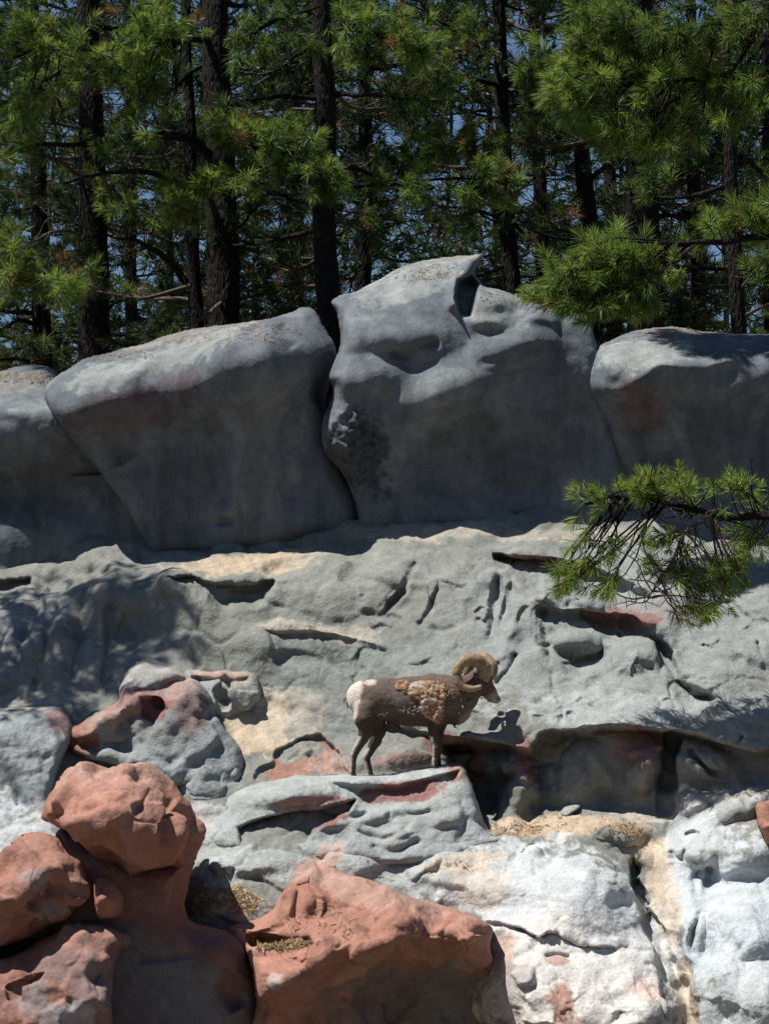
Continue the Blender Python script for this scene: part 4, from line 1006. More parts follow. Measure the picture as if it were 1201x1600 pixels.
class Pine:
    def __init__(self, label, a, b, Y, r, ztop=17.0, group=None, zbase=None, name='pine_tree', sides=20):
        """a, b: photograph positions the trunk passes through (lower, upper) at depth Y."""
        A, B = at(*a, Y), at(*b, Y)
        z0 = zbase if zbase is not None else 4.0
        d = (B - A) / (B[2] - A[2])
        self.base = A + d * (z0 - A[2]); self.d = d; self.r = r; self.ztop = ztop; self.Y = Y
        self.root = tag(empty(name, self.base), label, 'pine tree', group)
        self.rng = np.random.default_rng(int(abs(a[0]) * 7 + Y * 100))
        n = int((ztop - z0) / (.10 if r > .13 else .16))
        z = np.linspace(0, ztop - z0, n)
        wob = np.stack([fbm(np.c_[z * .35, z * 0 + a[0], z * 0], 1, 2, 5), fbm(np.c_[z * .35, z * 0 + a[0], z * 0 + 9], 1, 2, 6), 0 * z], -1) * .10
        P = d * z[:, None] + wob
        rad = r * (1 - .75 * (z / (ztop - z0)) ** 1.1) * (1 + .5 * np.exp(-z / .5))
        V, fs = tube(P, rad, sides)
        q = V * np.array([1, 1, .35]) + a[0]
        h = np.clip(fbm(q, 9, 3, 4, ridged=True), -1, 1)
        ax = np.repeat(P, sides, 0); ax = np.r_[ax, P[:1], P[-1:]]
        V = V + unit(V - ax) * (h * r * .10)[:, None]
        self.P, self.z, self.rad = P, z, rad
        build('trunk', V, fs, M_BARK, self.root)
    def axis(self, zw):
        k = np.interp(zw - self.base[2], self.z, np.arange(len(self.z)))
        i = int(min(k, len(self.z) - 1))
        return self.base + self.P[i], self.rad[i]
    def limb(self, pts, r0, clumps=(), nn=70, ln=.20, wd=.008, tone=.5, bare=0, label=None, **kw):
        """pts: (px, py, Y) along the limb, from the trunk out. clumps: (px, py, rx, ry, Y, depth spread, n)."""
        P = np.array([at(*p) for p in pts])
        T = []
        for cx, cy, rx, ry, Y, dY, n in clumps:
            for _ in range(n):
                u = unit(self.rng.normal(size=3)) * self.rng.random() ** .45
                T.append(at(cx + u[0] * rx, cy + u[2] * ry, Y + u[1] * dY))
        L = np.array(self.base)
        return make_branch(self.root, P - L, r0, [t - L for t in T], self.rng, nn, ln, wd, tone, bare, label=label, **kw)
    def auto(self, z0, z1, count, length=2.0, ntuft=12, nn=50, ln=.19, wd=.010, tone=.35, r0=.035, az=None, dead=0.0, bare=0):
        rng = self.rng
        for k in range(count):
            zz = z0 + (z1 - z0) * (k + rng.random()) / count
            a = rng.uniform(0, 2 * math.pi) if az is None else rng.uniform(*az)
            L = length * rng.uniform(.6, 1.15) * (1 - .35 * (zz - 4) / 14)
            c, tr = self.axis(zz)
            h = np.array([math.cos(a), math.sin(a), 0])
            up = rng.uniform(-.10, .28)
            P = [c + h * tr * .5, c + h * L * .35 + [0, 0, L * (up * .5 - .05)], c + h * L * .7 + [0, 0, L * (up * .7 - .08)], c + h * L + [0, 0, L * up]]
            P = np.array(P) + rng.normal(0, .05, (4, 3))
            T = []
            if rng.random() >= dead:
                for _ in range(ntuft):
                    u = rng.uniform(.35, 1.05)
                    q = c + h * L * u + np.array([0, 0, L * up * u])
                    sd = np.array([-h[1], h[0], 0]) * rng.normal(0, .22) * L * (1.25 - u * .5)
                    T.append(q + sd + np.array([0, 0, rng.normal(.03, .13)]))
            make_branch(self.root, P - self.base, r0 * rng.uniform(.7, 1.2), [t - self.base for t in T], rng, nn, ln, wd, tone, bare if T else 6)
    def crown(self, z0, z1, n, rad=2.0, nn=22, ln=.30, wd=.030, tone=.4, limbs=True):
        """Upper crown: many clumps of needles joined into one piece, with its limbs."""
        rng = self.rng
        bag = Bag(); pos, dr = [], []
        nl = max(4, n // 9)
        for k in range(nl):
            zz = z0 + (z1 - z0) * (k + rng.random()) / nl
            a = rng.uniform(0, 2 * math.pi); L = rad * rng.uniform(.6, 1.15) * (1 - .6 * max(0, (zz - z0) / (z1 - z0)) ** 2)
            c, tr = self.axis(min(zz, self.ztop - .3)); h = np.array([math.cos(a), math.sin(a), rng.uniform(-.1, .25)])
            e = c + h * L
            bag.add(*tube(spline([c, c + h * L * .5 - [0, 0, .06 * L], e], 6) - self.base, np.linspace(.03, .008, 6), 5), (.5, .5, .5))
            for _ in range(n // nl):
                u = rng.uniform(.3, 1.05)
                q = c + h * L * u + np.r_[rng.normal(0, .22 * L, 2), rng.normal(.05, .16)]
                pos.append(q - self.base); dr.append(unit(h + rng.normal(0, .5, 3) + [0, 0, .3]))
        b = bag.build('crown', M_BARK, self.root)
        V, fs, c = needle_mesh(np.array(pos), np.array(dr), nn, ln, wd, rng, tone)
        build('needles', V, fs, M_NEEDLE, b, c, smooth=False)

# --- the trees standing right behind the boulders
t = Pine('thickest dark pine trunk, rising behind the large tilted boulder', (347, 450), (338, 50), 7.0, .245)
t.limb([(345,225,7.0),(380,228,5.7),(440,240,5.4),(510,270,5.2),(560,290,5.1)], .035, [(400,205,95,38,5.4,.5,20),(470,235,80,45,5.3,.5,16),(520,275,60,35,5.1,.4,12),(400,280,75,40,5.4,.4,12),(345,200,45,30,5.3,.3,7)], tone=.75, nn=85)
t.limb([(345,275,7.0),(320,290,5.7),(290,310,5.4),(260,330,5.2)], .03, [(300,300,55,40,5.3,.4,12),(255,320,60,30,5.2,.4,9),(325,268,40,25,5.3,.3,6)], tone=.8)
t.limb([(330,245,7.0),(300,218,5.7),(250,212,5.4),(190,216,5.2),(110,222,5.1),(58,228,5.0)], .075, [(60,222,40,26,5.0,.3,5),(165,235,50,20,5.1,.3,4)], bare=5, label='long bare dark limb reaching left')
t.limb([(328,300,7.0),(270,284,5.5),(230,268,5.3),(180,268,5.2),(135,276,5.1),(100,290,5.1)], .045, [(280,330,40,30,5.3,.3,4)], bare=4)
t.limb([(330,60,7.0),(260,66,5.6),(170,78,5.3),(80,72,5.1),(20,90,5.1)], .05, [(235,30,90,36,5.3,.5,18),(130,90,90,40,5.1,.5,15),(215,190,75,38,5.2,.5,13),(60,50,70,50,5.0,.5,14),(40,165,55,36,5.0,.4,9),(200,110,60,30,5.3,.4,8),(10,15,60,30,5.1,.4,8)], tone=.8, nn=80)
t.limb([(355,75,7.0),(400,48,5.8),(440,30,5.6),(500,10,5.4)], .05, [(430,20,60,30,5.5,.4,9),(400,70,50,36,5.5,.4,8),(480,70,50,30,5.4,.3,6)], tone=.5)
t.limb([(290,440,7.0),(255,400,5.7),(215,378,5.4),(180,372,5.3)], .05, [], bare=7, label='dead dark limb slanting up to the left')
t.limb([(350,470,7.0),(310,500,5.6),(285,478,5.4)], .03, [], bare=4)
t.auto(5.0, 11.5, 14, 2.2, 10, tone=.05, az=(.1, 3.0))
t.crown(12.5, 17, 60, 1.8)

t = Pine('thin pine pressed against the left side of the thickest trunk', (303, 440), (292, 60), 7.6, .105)
t.auto(6.0, 11, 8, 1.8, 9, tone=.4, az=(.3, 3.6)); t.crown(12, 16, 40, 1.5)

t = Pine('straight pine trunk seen in the cleft between the two biggest boulders', (514, 450), (502, 50), 6.0, .17)
t.limb([(505,155,6.0),(450,150,5.8),(400,156,5.7),(370,158,5.6)], .04, [], bare=4)
t.limb([(510,150,6.0),(560,148,5.8),(620,152,5.7),(690,160,5.6)], .035, [(680,190,55,36,5.7,.4,9),(640,150,40,20,5.7,.3,4)], bare=3)
t.limb([(505,40,6.0),(560,48,5.7),(610,60,5.5),(660,80,5.4)], .045, [(620,50,65,42,5.5,.5,16),(570,25,60,30,5.5,.4,9),(655,95,40,25,5.4,.3,6),(560,90,50,24,5.6,.4,6)], tone=.85, nn=80)
t.limb([(515,295,6.0),(580,288,5.8),(650,284,5.7),(720,278,5.6),(800,290,5.6)], .035, [(745,268,75,38,5.6,.4,14),(640,286,60,24,5.7,.3,7),(800,300,40,26,5.6,.3,6),(690,310,60,24,5.6,.3,6)], tone=.75, bare=4)
t.limb([(515,350,6.0),(560,330,5.8),(600,345,5.8)], .025, [(580,350,40,24,5.8,.3,5)], tone=.5)
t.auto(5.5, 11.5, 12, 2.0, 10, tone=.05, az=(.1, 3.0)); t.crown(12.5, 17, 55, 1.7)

t = Pine('slim pine trunk right of the hooked crest of the tallest boulder', (796, 420), (783, 100), 9.5, .145)
t.limb([(783,60,9.5),(740,70,8.9),(690,90,8.5),(660,120,8.3)], .03, [(735,60,50,36,8.7,.5,12),(690,120,55,36,8.4,.5,12),(650,200,45,30,8.4,.4,7)], tone=.7)
t.limb([(788,180,9.5),(750,190,8.9),(715,220,8.6)], .03, [(755,215,50,36,8.7,.5,12),(700,235,40,26,8.6,.4,7)], tone=.65)
t.limb([(785,120,9.5),(820,110,9.0),(850,130,8.8)], .025, [(835,110,36,36,8.8,.4,9),(830,200,30,26,8.9,.4,5)], tone=.6)
t.limb([(793,330,9.5),(760,320,9.0),(720,340,8.8),(690,370,8.7)], .025, [(730,345,50,24,8.8,.4,8)], tone=.55, bare=4)
t.auto(5.5, 12.5, 18, 2.2, 10, tone=.05); t.crown(12.5, 18, 90, 2.0)
t = Pine('slim pine trunk farther back, just right of the one by the hooked crest', (846, 340), (836, 50), 12.0, .14)
t.auto(6.5, 13.5, 16, 2.2, 10, tone=.04); t.crown(13.5, 18, 90, 2.0)
t = Pine('broad black pine trunk above the gap between the tallest boulder and the right one', (1008, 450), (1000, 200), 8.5, .28)
t.auto(5.5, 12.5, 22, 2.6, 11, tone=.04); t.crown(12.5, 18, 110, 2.4)
t = Pine('dark pine trunk left of the broad black one', (917, 380), (905, 180), 9.2, .155)
t.auto(6.0, 12.5, 14, 2.0, 10, tone=.04); t.crown(12.5, 17, 80, 2.0)
t = Pine('thin rough barked pine trunk standing at the back edge of the right boulder', (1153, 480), (1139, 200), 6.2, .105)
t.limb([(1148,460,6.2),(1180,420,6.0),(1205,385,5.9)], .018, [(1190,400,30,40,5.9,.3,6)], bare=3)
t.auto(6.0, 11, 10, 1.8, 9, tone=.45); t.crown(11, 16, 70, 1.8)
t = Pine('wide dark pine trunk above the far left boulder', (146, 450), (139, 100), 9.0, .24)
t.limb([(140,270,9.0),(170,290,8.3),(210,320,8.0),(250,345,7.9)], .03, [(215,330,55,34,8.0,.4,12),(170,290,40,26,8.2,.4,6)], tone=.7)
t.limb([(138,60,9.0),(90,110,8.2),(50,140,8.0)], .03, [(80,130,60,40,8.1,.4,10),(30,200,50,40,8.0,.4,9)], tone=.7)
t.limb([(140,385,9.0),(120,365,8.4),(80,362,8.2),(50,380,8.0)], .03, [], bare=6)
t.auto(5.0, 12.5, 20, 2.4, 10, tone=.04); t.crown(12.5, 18, 100, 2.2)
t = Pine('dark pine trunk at the left edge above the far left boulder', (66, 520), (58, 200), 10.0, .15)
t.limb([(60,510,10),(30,500,9.6),(0,515,9.4),(-40,520,9.3)], .04, [], bare=5)
t.auto(5.5, 13, 16, 2.2, 10, tone=.04); t.crown(13, 18, 90, 2.0)

# --- the next rank
RANK = {206: 'narrow dim pine between the wide left trunk and the thickest trunk', 264: 'very thin pine with blue sky beside it, left of the thickest trunk', 462: 'dim pine just left of the trunk seen in the cleft', 572: 'dim pine rising behind the sloping top of the tallest boulder', 955: 'dim pine between the two dark trunks right of the tallest boulder', 1085: 'dim pine between the broad black trunk and the thin rough barked one',}
for px, Y, r in [(206,14,.12),(264,17,.095),(462,13,.17),(572,12.5,.16),(1085,13,.15),(955,15,.16),(1210,10,.2),(-15,15,.14),(-70,11,.2),(1290,14,.2)]:
    t = Pine(RANK.get(px, 'dim pine of the second rank at the very edge of the wood'), (px, 430), (px - 6, 60), Y, r, group='pines of the second rank behind the boulders', sides=12)
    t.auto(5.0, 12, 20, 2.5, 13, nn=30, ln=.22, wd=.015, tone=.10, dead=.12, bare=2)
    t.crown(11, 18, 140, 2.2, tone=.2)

# --- far trees
FR = np.random.default_rng(5)
far_px = np.linspace(-330, 1530, 18) + FR.uniform(-40, 40, 18)
far_px = [q for q in far_px if not any(a < q < b for a, b in ((-30, 70), (235, 320), (590, 650), (795, 865)))]
for px in far_px:
    Y = FR.uniform(20, 42)
    t = Pine('slender far pine deep in the shaded wood behind the boulders', (px, 430), (px - FR.uniform(-26, 26), 60), Y, FR.uniform(.07, .13), ztop=FR.uniform(17, 22), group='far pines deep in the wood', sides=8, zbase=3.4)
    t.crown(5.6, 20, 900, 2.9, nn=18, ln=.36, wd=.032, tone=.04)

# --- trees whose trunks stand outside the picture but whose limbs reach in
t = Pine('pine beyond the right edge whose thick sprays fill the upper right', (1390, 450), (1380, 100), 2.9, .25)
t.limb([(1385,60,2.9),(1280,95,2.8),(1180,115,2.7),(1080,125,2.6),(980,130,2.5),(890,140,2.5)], .06, [(930,130,80,80,2.5,.6,30),(1040,120,90,60,2.6,.6,26),(1150,150,70,50,2.6,.5,16),(975,215,65,36,2.4,.4,14),(885,60,55,50,2.6,.5,12),(1030,225,50,26,2.4,.4,9),(870,150,40,50,2.5,.4,9)], tone=.8, nn=85)
t.limb([(1385,0,2.9),(1260,20,2.8),(1150,40,2.7),(1060,50,2.7),(960,30,2.6)], .055, [(1050,50,90,40,2.6,.6,18),(1150,40,70,36,2.7,.5,13),(950,20,70,30,2.6,.5,12),(1100,190,60,28,2.5,.4,9)], tone=.5, nn=85)
t.limb([(1395,350,2.9),(1300,362,1.8),(1201,370,1.6),(1130,376,1.5),(1060,380,1.4),(1010,395,1.3),(975,408,1.3)], .05, [(900,430,85,45,1.2,.45,30),(955,395,60,28,1.3,.4,12),(1010,435,60,36,1.3,.4,12),(850,462,42,22,1.1,.3,9),(890,485,70,16,1.1,.3,7),(1135,345,60,26,1.5,.4,10),(1185,330,40,40,1.6,.4,8),(985,480,50,20,1.2,.3,6)], tone=.72, nn=85, bare=7, label='rough limb ending in a thick bright green spray')
t.auto(6.0, 11.5, 12, 2.0, 9, tone=.4, az=(-1.2, 1.6)); t.crown(11.5, 16, 90, 2.0)

t = Pine('pine beyond the left edge whose yellowish needle spray hangs over the far left boulder', (-170, 450), (-176, 100), 4.6, .2)
t.limb([(-170,350,4.6),(-90,375,4.4),(0,395,4.2),(50,410,4.1),(90,440,4.0),(125,462,4.0)], .03, [(15,375,50,34,4.1,.4,10),(45,430,55,30,4.0,.4,10),(120,450,38,18,3.9,.3,8),(20,455,40,24,4.0,.3,6)], tone=.85, bare=9)
t.limb([(-170,220,4.6),(-90,235,4.4),(-10,250,4.2)], .03, [(0,250,50,40,4.2,.4,9)], tone=.75)
t.auto(6.5, 11, 9, 1.9, 9, tone=.5, az=(1.0, 4.5)); t.crown(11, 15, 70, 1.8)

t = Pine('pine beyond the right edge, its low twiggy limb hanging over the rock face', (1475, 900), (1468, 500), -0.9, .2, ztop=9.0, zbase=-3.4)
t.limb([(1470,770,-.9),(1380,795,-.8),(1290,806,-.7),(1201,806,-.6),(1150,805,-.5),(1112,803,-.5),(1085,795,-.55),(1050,788,-.6),(1000,778,-.6),(960,776,-.6),(915,790,-.6)], .05, [(1045,750,105,22,-.6,.35,22),(1000,770,60,16,-.6,.3,8),(925,768,45,22,-.6,.3,6),(1150,745,40,20,-.5,.3,6),(900,880,30,40,-.6,.3,7),(885,915,34,16,-.6,.25,7),(930,925,40,14,-.6,.25,5),(1165,850,40,30,-.4,.3,7)], tone=.95, nn=46, ln=.16, wd=.0075, bare=22, twr=.005)
t.limb([(1112,803,-.5),(1085,822,-.6),(1068,835,-.65),(1060,850,-.7),(1048,880,-.7),(1030,905,-.7),(1012,935,-.7)], .026, [(1035,845,26,20,-.7,.25,5),(1140,905,55,45,-.5,.3,15),(1085,955,42,22,-.6,.3,8),(1055,905,40,24,-.6,.3,6),(1120,950,40,16,-.6,.25,5)], tone=.95, nn=42, ln=.155, wd=.0075, bare=26, twr=.005)
t.crown(6.5, 9, 40, 1.2, ln=.2, wd=.02)

t = Pine('pine in front of the rocks beyond the left edge, shading the far left boulder', (-420, 900), (-424, 500), 0.6, .2, ztop=12.0, zbase=-3.2)
t.crown(6.9, 11.4, 380, 1.35, ln=.24, wd=.024)

# added unseen needle mass behind the viewer; blocks low sky to deepen the shade
def blocker_mass():
    rng = np.random.default_rng(3)
    pos = np.stack([rng.uniform(-70, 70, 5200), rng.uniform(-62, -46, 5200), -3 + 19 * rng.random(5200) ** .8], -1)
    V, fs, c = needle_mesh(pos, rng.normal(size=(5200, 3)) + [0, 0, .4], 7, 1.6, .5, rng, .3)
    tag(build('sky_blocker', V, fs, M_NEEDLE, None, c, smooth=False), 'added unseen mass of pine needles behind the camera, blocking low sky light', None, None, 'stuff')
blocker_mass()
# ------------------------------------------------------------------ the bighorn ram
def surface_nets(Fv, org, h):
    """Smooth closed surface of the zero level of a sampled field (inside negative)."""
    nx, ny, nz = Fv.shape
    neg = Fv < 0
    c = [neg[i:nx - 1 + i, j:ny - 1 + j, k:nz - 1 + k] for i in (0, 1) for j in (0, 1) for k in (0, 1)]
    s = sum(q.astype(int) for q in c)
    act = (s > 0) & (s < 8)
    ids = np.full(act.shape, -1); cells = np.argwhere(act); ids[act] = np.arange(len(cells))
    acc = np.zeros((len(cells), 3)); cnt = np.zeros(len(cells))
    corner = np.array([(i, j, k) for i in (0, 1) for j in (0, 1) for k in (0, 1)])
    val = np.stack([Fv[cells[:, 0] + o[0], cells[:, 1] + o[1], cells[:, 2] + o[2]] for o in corner], 1)
    for a in range(8):
        for b in range(a + 1, 8):
            if np.abs(corner[a] - corner[b]).sum() != 1: continue
            va, vb = val[:, a], val[:, b]
            m = (va < 0) != (vb < 0)
            t = va[m] / (va[m] - vb[m])
            acc[m] += corner[a] + t[:, None] * (corner[b] - corner[a]); cnt[m] += 1
    V = org + (cells + acc / cnt[:, None]) * h
    Q = []
    for ax in range(3):
        sl0 = [slice(None)] * 3; sl1 = [slice(None)] * 3
        sl0[ax] = slice(0, -1); sl1[ax] = slice(1, None)
        A, B = neg[tuple(sl0)], neg[tuple(sl1)]
        e = np.argwhere(A != B)
        u, v = (ax + 1) % 3, (ax + 2) % 3
        e = e[(e[:, u] > 0) & (e[:, v] > 0) & (e[:, u] < Fv.shape[u] - 1) & (e[:, v] < Fv.shape[v] - 1)]
        du, dv = np.eye(3, dtype=int)[u], np.eye(3, dtype=int)[v]
        q = np.stack([ids[tuple((e - o).T)] for o in (du * 0, du, du + dv, dv)], 1)
        flip = ~A[tuple(e.T)]
        q[flip] = q[flip][:, ::-1]
        Q.append(q)
    Q = np.concatenate(Q)
    return V, Q[(Q >= 0).all(1)]

def capsule(P, a, b, ra, rb):
    ab = b - a
    t = np.clip(((P - a) @ ab) / (ab @ ab + 1e-9), 0, 1)
    return np.linalg.norm(P - a - t[:, None] * ab, axis=1) - (ra + (rb - ra) * t)

def smin(a, b, k):
    h = np.clip(0.5 + 0.5 * (b - a) / k, 0, 1)
    return b + (a - b) * h - k * h * (1 - h)

RAMY = 0.06
ORG = at(640, 1200, RAMY)
PXM = np.linalg.norm(at(641, 1200, RAMY) - ORG)
def rp(px, py, y=0.0):
    """Photograph position on the ram's own plane, y metres towards the far side."""
    return at(px, py, RAMY) + np.array([0, y, 0])

deps = bpy.context.evaluated_depsgraph_get()
LB = BVHTree.FromPolygons([tuple(v.co) for v in LEDGE.data.vertices], [tuple(p.vertices) for p in LEDGE.data.polygons])
def ground(p):
    h = LB.ray_cast(Vector((p[0], p[1], p[2] + .5)), Vector((0, 0, -1)))
    return h[0].z if h[0] is not None else p[2]

def make_ram():
    m = PXM
    hoof = {}
    legs = [('hind', [(571,1108,17,-.075),(570,1122,17.5,-.085),(573,1138,13,-.085),(567,1152,8.5,-.085),(556,1169,6.2,-.085),(552.5,1176,5.6,-.085),(551.5,1190,4.5,-.085),(551,1200,4.8,-.085)]),
            ('hind', [(584,1108,16,.075),(586,1124,17,.085),(590,1140,13,.085),(587,1154,9,.085),(576,1172,6.4,.085),(572,1178,5.8,.085),(575,1190,4.6,.085),(578,1198,4.8,.085)]),
            ('fore', [(690,1100,18,-.07),(682,1120,14,-.085),(677,1138,9.5,-.085),(678,1154,7.2,-.08),(681,1166,7.0,-.08),(680,1175,5.2,-.08),(679,1185,4.6,-.08),(679.5,1190,4.9,-.08)]),
            ('fore', [(696,1100,17,.07),(690,1122,13,.085),(685,1140,9,.085),(684,1155,7,.08),(685,1166,6.6,.08),(684.5,1175,5.1,.08),(684,1185,4.5,.08),(685,1190,4.8,.08)])]
    field = []
    # trunk of the body (flattened sideways), then legs, neck, head
    body = [((571,1090),(597,1092),27,31),((597,1091),(640,1096),30,37),((640,1096),(676,1095),37,39),((676,1095),(699,1092),39,35),((560,1088),(575,1095),17,26),((699,1096),(712,1110),33,22),((690,1075),(672,1074),17,16),((572,1100),(574,1116),25,17)]
    lo = rp(525, 1230, -.45); hi = rp(800, 1010, .45)
    h = 0.0095
    n = np.ceil((hi - lo) / h).astype(int)
    G = np.stack(np.meshgrid(*[lo[k] + h * np.arange(n[k]) for k in range(3)], indexing='ij'), -1).reshape(-1, 3)
    cy = ORG[1]
    Gs = G.copy(); Gs[:, 1] = cy + (G[:, 1] - cy) / .70
    f = np.full(len(G), 9.0)
    for (a, b, ra, rb) in body:
        f = smin(f, capsule(Gs, rp(*a), rp(*b), ra * m, rb * m) * .85, .05)
    Gn = G.copy(); Gn[:, 1] = cy + (G[:, 1] - cy) / .8
    for a, b, ra, rb in [((700,1090),(722,1083),32,25),((722,1083),(742,1070),25,18),((712,1108),(728,1092),20,16)]:
        f = smin(f, capsule(Gn, rp(*a), rp(*b), ra * m, rb * m), .05)
    yaw = -.05
    head = [((744,1062,0),(753,1064,-.01),16,15.5),((753,1065,-.01),(764,1080,-.03),14,10.5),((764,1080,-.03),(775,1093,-.05),9.5,6.8),((752,1074,-.01),(768,1092,-.035),10.5,6.0)]
    for a, b, ra, rb in head:
        f = smin(f, capsule(Gn, rp(*a), rp(*b), ra * m, rb * m), .022)
    for kind, ch in legs:
        z = ground(rp(ch[-1][0], ch[-1][1], ch[-1][3]))
        pts = [rp(c[0], c[1], c[3]) for c in ch]
        end = pts[-1][2] - (z + .035)
        w8 = np.clip((np.array([c[1] for c in ch]) - 1130) / 62, 0, 1)
        for p, q in zip(pts, w8): p[2] -= end * q
        hoof[len(hoof)] = pts[-1]
        g = np.full(len(G), 9.0)
        sel = np.abs(G[:, 0] - pts[3][0]) < .35
        Gl = G[sel]
        gg = np.full(len(Gl), 9.0)
        for k in range(len(ch) - 1):
            gg = smin(gg, capsule(Gl, pts[k], pts[k + 1], ch[k][2] * m, ch[k + 1][2] * m), .012)
        g[sel] = gg
        f = smin(f, g, .028)
    f = smin(f, capsule(G, rp(611,1133), rp(622,1140), 8*m, 5*m), .03)
    V, Q = surface_nets(f.reshape(n), lo, h)
    N = normals(V, Q)
    V = V + N * (fbm(V, 14, 3, 5) * .006 + fbm(V, 45, 2, 9) * .0022)[:, None]
    # coat colours
    px = 640 + (V[:, 0] - ORG[0]) / m; py = 1200 - (V[:, 2] - ORG[2]) / m
    nz = fbm(V, 7, 4, 3); nf = fbm(V, 40, 2, 8)
    brown = np.array([.125, .092, .074]); dark = np.array([.058, .042, .035]); cream = np.array([.60, .54, .46]); grey = np.array([.165, .132, .112])
    C = brown * (1 + .25 * nz + .28 * nf)[:, None]
    def mixc(mask, col):
        mk = np.clip(mask, 0, 1)[:, None]
        return C * (1 - mk) + np.asarray(col) * (1 + .12 * nf)[:, None] * mk
    C = mixc(smooth01((py - 1108) / 18 + nz * .5) * (py < 1150) * .8, dark)
    C = mixc(smooth01((py - 1130) / 15) * .7, dark)
    C = mixc(smooth01((1 - np.hypot((px - 626) / 55, (py - 1086) / 18)) * 1.4 + nz * .4) * .6, grey)
    C = mixc(smooth01((567 + (1075 - py) * .22 - px) / 9 + nz * .8 + .3) * (py < 1135), cream)
    C = mixc(smooth01((1 - np.hypot((px - 578) / 12, (py - 1066) / 7)) * 2 + nz) * .8, cream * .9)
    leg = (py > 1150)
    back_edge = N[:, 0] < -.35
    C = mixc((leg & back_edge) * .75, cream * .8)
    C = mixc(smooth01((px - 765) / 6) * smooth01((py - 1082) / 6) * .85, [.42, .38, .35])
    C = mixc(smooth01((1 - np.hypot((px - 778) / 5, (py - 1093) / 4)) * 3) * .95, [.02, .018, .018])
    C = mixc(smooth01((1 - np.hypot((px - 772) / 8, (py - 1100) / 3)) * 2) * .7, [.04, .035, .033])
    C = mixc(smooth01((px - 712) / 10) * smooth01((py - 1120 + (px - 715) * .8) / 10 + nz * .5) * (py < 1145) * .5, cream * .6)
    M_FUR = plain('ram_coat', (1, 1, 1), rough=.85, spec=.15, scale=60, vary=.25, bump=.006, usecol=True)
    M_WOOL = plain('shed_wool', (1, 1, 1), rough=.95, spec=.05, scale=45, vary=.35, bump=.012, usecol=True)
    M_HORN = plain('horn', (1, 1, 1), rough=.55, spec=.3, scale=30, vary=.3, bump=.004, usecol=True)
    M_HOOF = plain('hoof', (.045, .038, .033), rough=.5, scale=30)
    M_EYE = plain('eye', (.03, .018, .008), rough=.08, spec=.6, vary=0)
    root = tag(empty('bighorn_ram', rp(615, 1203)), 'bighorn ram with curled horns and shedding tan wool, standing in profile on the ledge', 'bighorn sheep')
    L = np.array(root.location)
    build('body', V - L, Q, M_FUR, root, C)
    # matted wool coming off the shoulder, near side
    d1 = np.hypot((px - 664) / 34, (py - 1079) / 15); d2 = np.hypot((px - 675) / 20, (py - 1102) / 26); d3 = np.hypot((px - 629) / 12, (py - 1072) / 8); d4 = np.hypot((px - 684) / 14, (py - 1085) / 18)
    dm = np.minimum(np.minimum(d1, d2), np.minimum(d3, d4))
    lump = worley(V, 26, 4)
    msk = (1 - dm) + .45 * nz + .20 * nf
    near = N[:, 1] < .25
    hgt = np.clip(msk * 3, -1, 1) * .010 + np.where(msk > 0, (.75 - lump[0]) * .026 + nf * .006, -.012)
    fq = Q[((msk > -.25) & near)[Q].all(1)]
    W = V + N * (hgt)[:, None] + np.array([0, -1, -.3]) * (np.clip(msk, 0, .4) * .012)[:, None]
    tanw = np.array([.27, .162, .098]); palew = np.array([.44, .34, .27])
    fm = smooth01(nz * 1.6 + .5 + fbm(V, 16, 3, 40) * 1.3 - .5 * np.exp(-((px - 655) / 10) ** 2))[:, None]
    wc = palew * (1 - fm) + tanw * fm
    wc = wc * (1 + .35 * fbm(V, 30, 3, 41))[:, None]
    used = np.unique(fq); mp = np.full(len(V), -1); mp[used] = np.arange(len(used))
    build('shedding_wool', W[used] - L, mp[fq], M_WOOL, root, np.clip(wc[used], .05, .8))
    # loose pale tufts hanging from the flank, throat and chest
    rng = np.random.default_rng(3)
    bag = Bag()
    def tuft(x, y, yy, n, ln, col, down=(.2, 0, -1)):
        for _ in range(n):
            a = rp(x + rng.normal(0, 2.5), y + rng.normal(0, 1.5), yy + rng.normal(0, .01))
            e = a + unit(np.array(down) + rng.normal(0, .35, 3)) * ln * rng.uniform(.6, 1.2)
            mid = (a + e) / 2 + rng.normal(0, .006, 3)
            bag.add(*tube(np.array([a, mid, e]) - L, [.007, .006, .0015], 5), np.array(col) * rng.uniform(.8, 1.15))
    for x in np.linspace(628, 652, 6): tuft(x, 1111 + 2 * math.sin(x), -.215, 3, .028, (.20, .16, .13), (-.9, -.1, -.2))
    for x in np.linspace(648, 668, 6): tuft(x, 1106, -.215, 4, .03, (.28, .22, .18))
    for x in np.linspace(592, 606, 4): tuft(x, 1116, -.20, 2, .024, (.16, .125, .105), (-.8, -.1, -.3))
    for k in range(12): tuft(713 + k * 1.6, 1100 - k * 1.2 + rng.normal(0, 5), -.12, 3, .06, (.24, .19, .155), (.3, -.1, -1))
    for k in range(9): tuft(706 + k * 2.2, 1131 - k * 1.5, -.03, 3, .045, (.20, .15, .12), (.2, 0, -1))
    for k in range(6): tuft(757 + k * 2, 1091 + k * .8, -.02, 2, .03, (.30, .27, .24), (.2, 0, -1))
    for k in range(10): tuft(690 + rng.uniform(0, 18), 1074 + rng.uniform(0, 26), -.19, 3, .035, (.30, .20, .13), (-.2, -.2, -1))
    tag(bag.build('loose_wool', M_WOOL, root), kind='stuff')
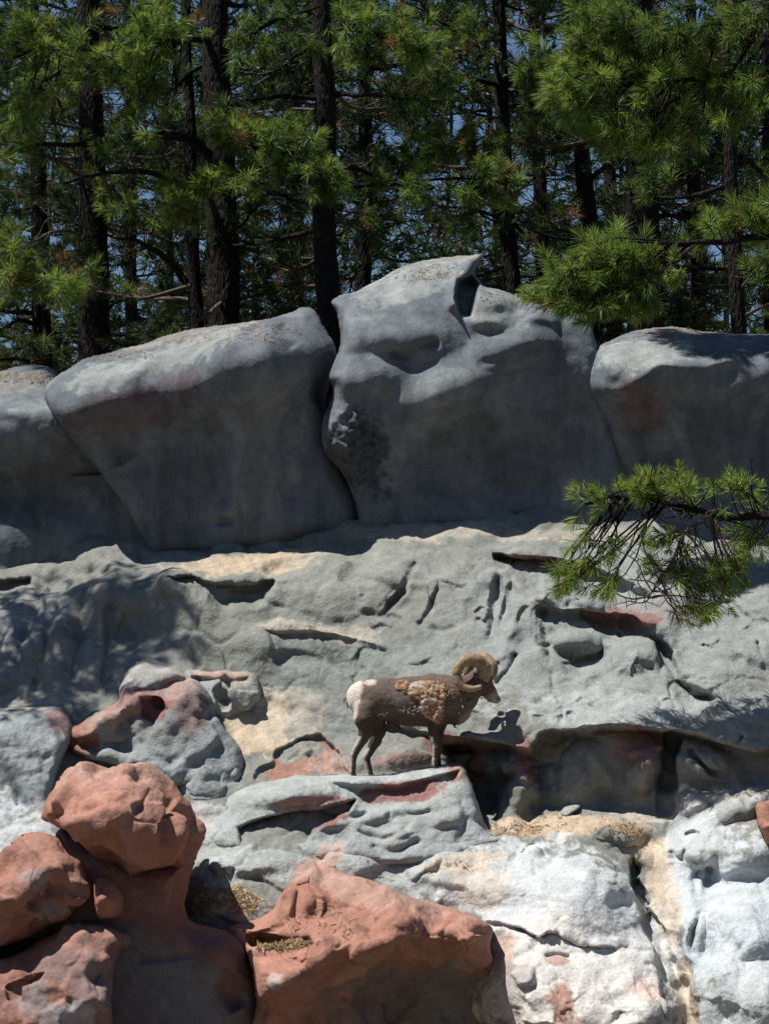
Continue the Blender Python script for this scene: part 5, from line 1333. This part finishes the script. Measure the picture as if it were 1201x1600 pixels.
    # horns: ringed spirals
    def horn(cx, cy_, side, sx, name='horn', label=None):
        n = 90
        t = np.linspace(0, 1, n)
        th = np.radians(-28 + 335 * t)
        thick = (10.0 * (1 - t) ** .6 + 2.4)
        R = 31.5 - thick * .95 - 5.0 * smooth01((t - .72) / .28) - 3.5 * smooth01((.16 - t) / .16)
        x = cx + R * np.cos(th) * sx; y = cy_ - R * np.sin(th)
        lat = side * (.055 + .11 * smooth01(t * 1.6) + .03 * t)
        P = np.array([rp(a, b, c) for a, b, c in zip(x, y, lat)])
        ring = 1 + .018 * np.sin(t * 2 * math.pi * 34) + .04 * np.sin(t * 2 * math.pi * 7 + 1)
        Vh, fs = tube(P, thick * m * ring, 18)
        ax = np.r_[np.repeat(P, 18, 0), P[:1], P[-1:]]
        o = Vh - ax
        o[:, 1] *= .85
        Vh = ax + o + unit(o) * (fbm(Vh, 22, 3, 6) * .004)[:, None]
        tt = np.r_[np.repeat(t, 18), 0, 1]
        g = fbm(Vh, 16, 3, 12)[:, None]
        c = (np.array([.27, .19, .12]) * (1 - tt[:, None] * .2) + np.array([.10, .085, .05]) * tt[:, None] * .5) * (1 + .3 * g) * (1 + .10 * np.sin(tt * 2 * math.pi * 34))[:, None]
        hh = build(name, Vh - L, fs, M_HORN, root, np.clip(c, .03, .6))
        if label: hh['label'] = label
    horn(736.5, 1053, -1, 1.0)
    horn(751, 1050, 1, .82)
    # ears, eyes, tail, hooves
    for s in (-1, 1):
        a = rp(744 if s < 0 else 750, 1062, s * .075); b = rp(739 if s < 0 else 748, 1051, s * .125)
        Ve, fe = tube(spline([a, (a + b) / 2 + [0, s * .01, .008], b], 7), np.array([.010, .019, .022, .021, .017, .010, .003]), 10)
        build('ear', Ve - L, fe, M_FUR, root, np.broadcast_to(np.array([.10, .08, .065]), (len(Ve), 3)))
        c = rp(759, 1069, s * .072 - .015)
        Ve, fe = tube(np.array([c + [0, s * d, 0] for d in (-.012, -.006, 0, .006, .010)]), [.004, .011, .013, .009, .003], 10)
        build('eye', Ve - L, fe, M_EYE, root)
    Ve, fe = tube(spline([rp(547, 1086), rp(543, 1096), rp(543.5, 1107)], 7), [.012, .016, .016, .014, .012, .008, .003], 8)
    build('tail', Ve - L, fe, M_FUR, root, np.broadcast_to(np.array([.06, .045, .035]), (len(Ve), 3)))
    for k, p in hoof.items():
        bag = Bag()
        z = ground(p)
        for s in (-1, 1):
            c = np.array([p[0], p[1] + s * .013, z])
            Vv, ff = tube(np.array([c + [-.004, 0, .055], c + [.002, 0, .03], c + [.010, 0, .004], c + [.012, 0, -.004]]), [.016, .021, .026, .027], 10)
            Vv[:, 1] = c[1] + (Vv[:, 1] - c[1]) * .55
            bag.add(Vv - L, ff)
        bag.build('hoof', M_HOOF, root)
make_ram()
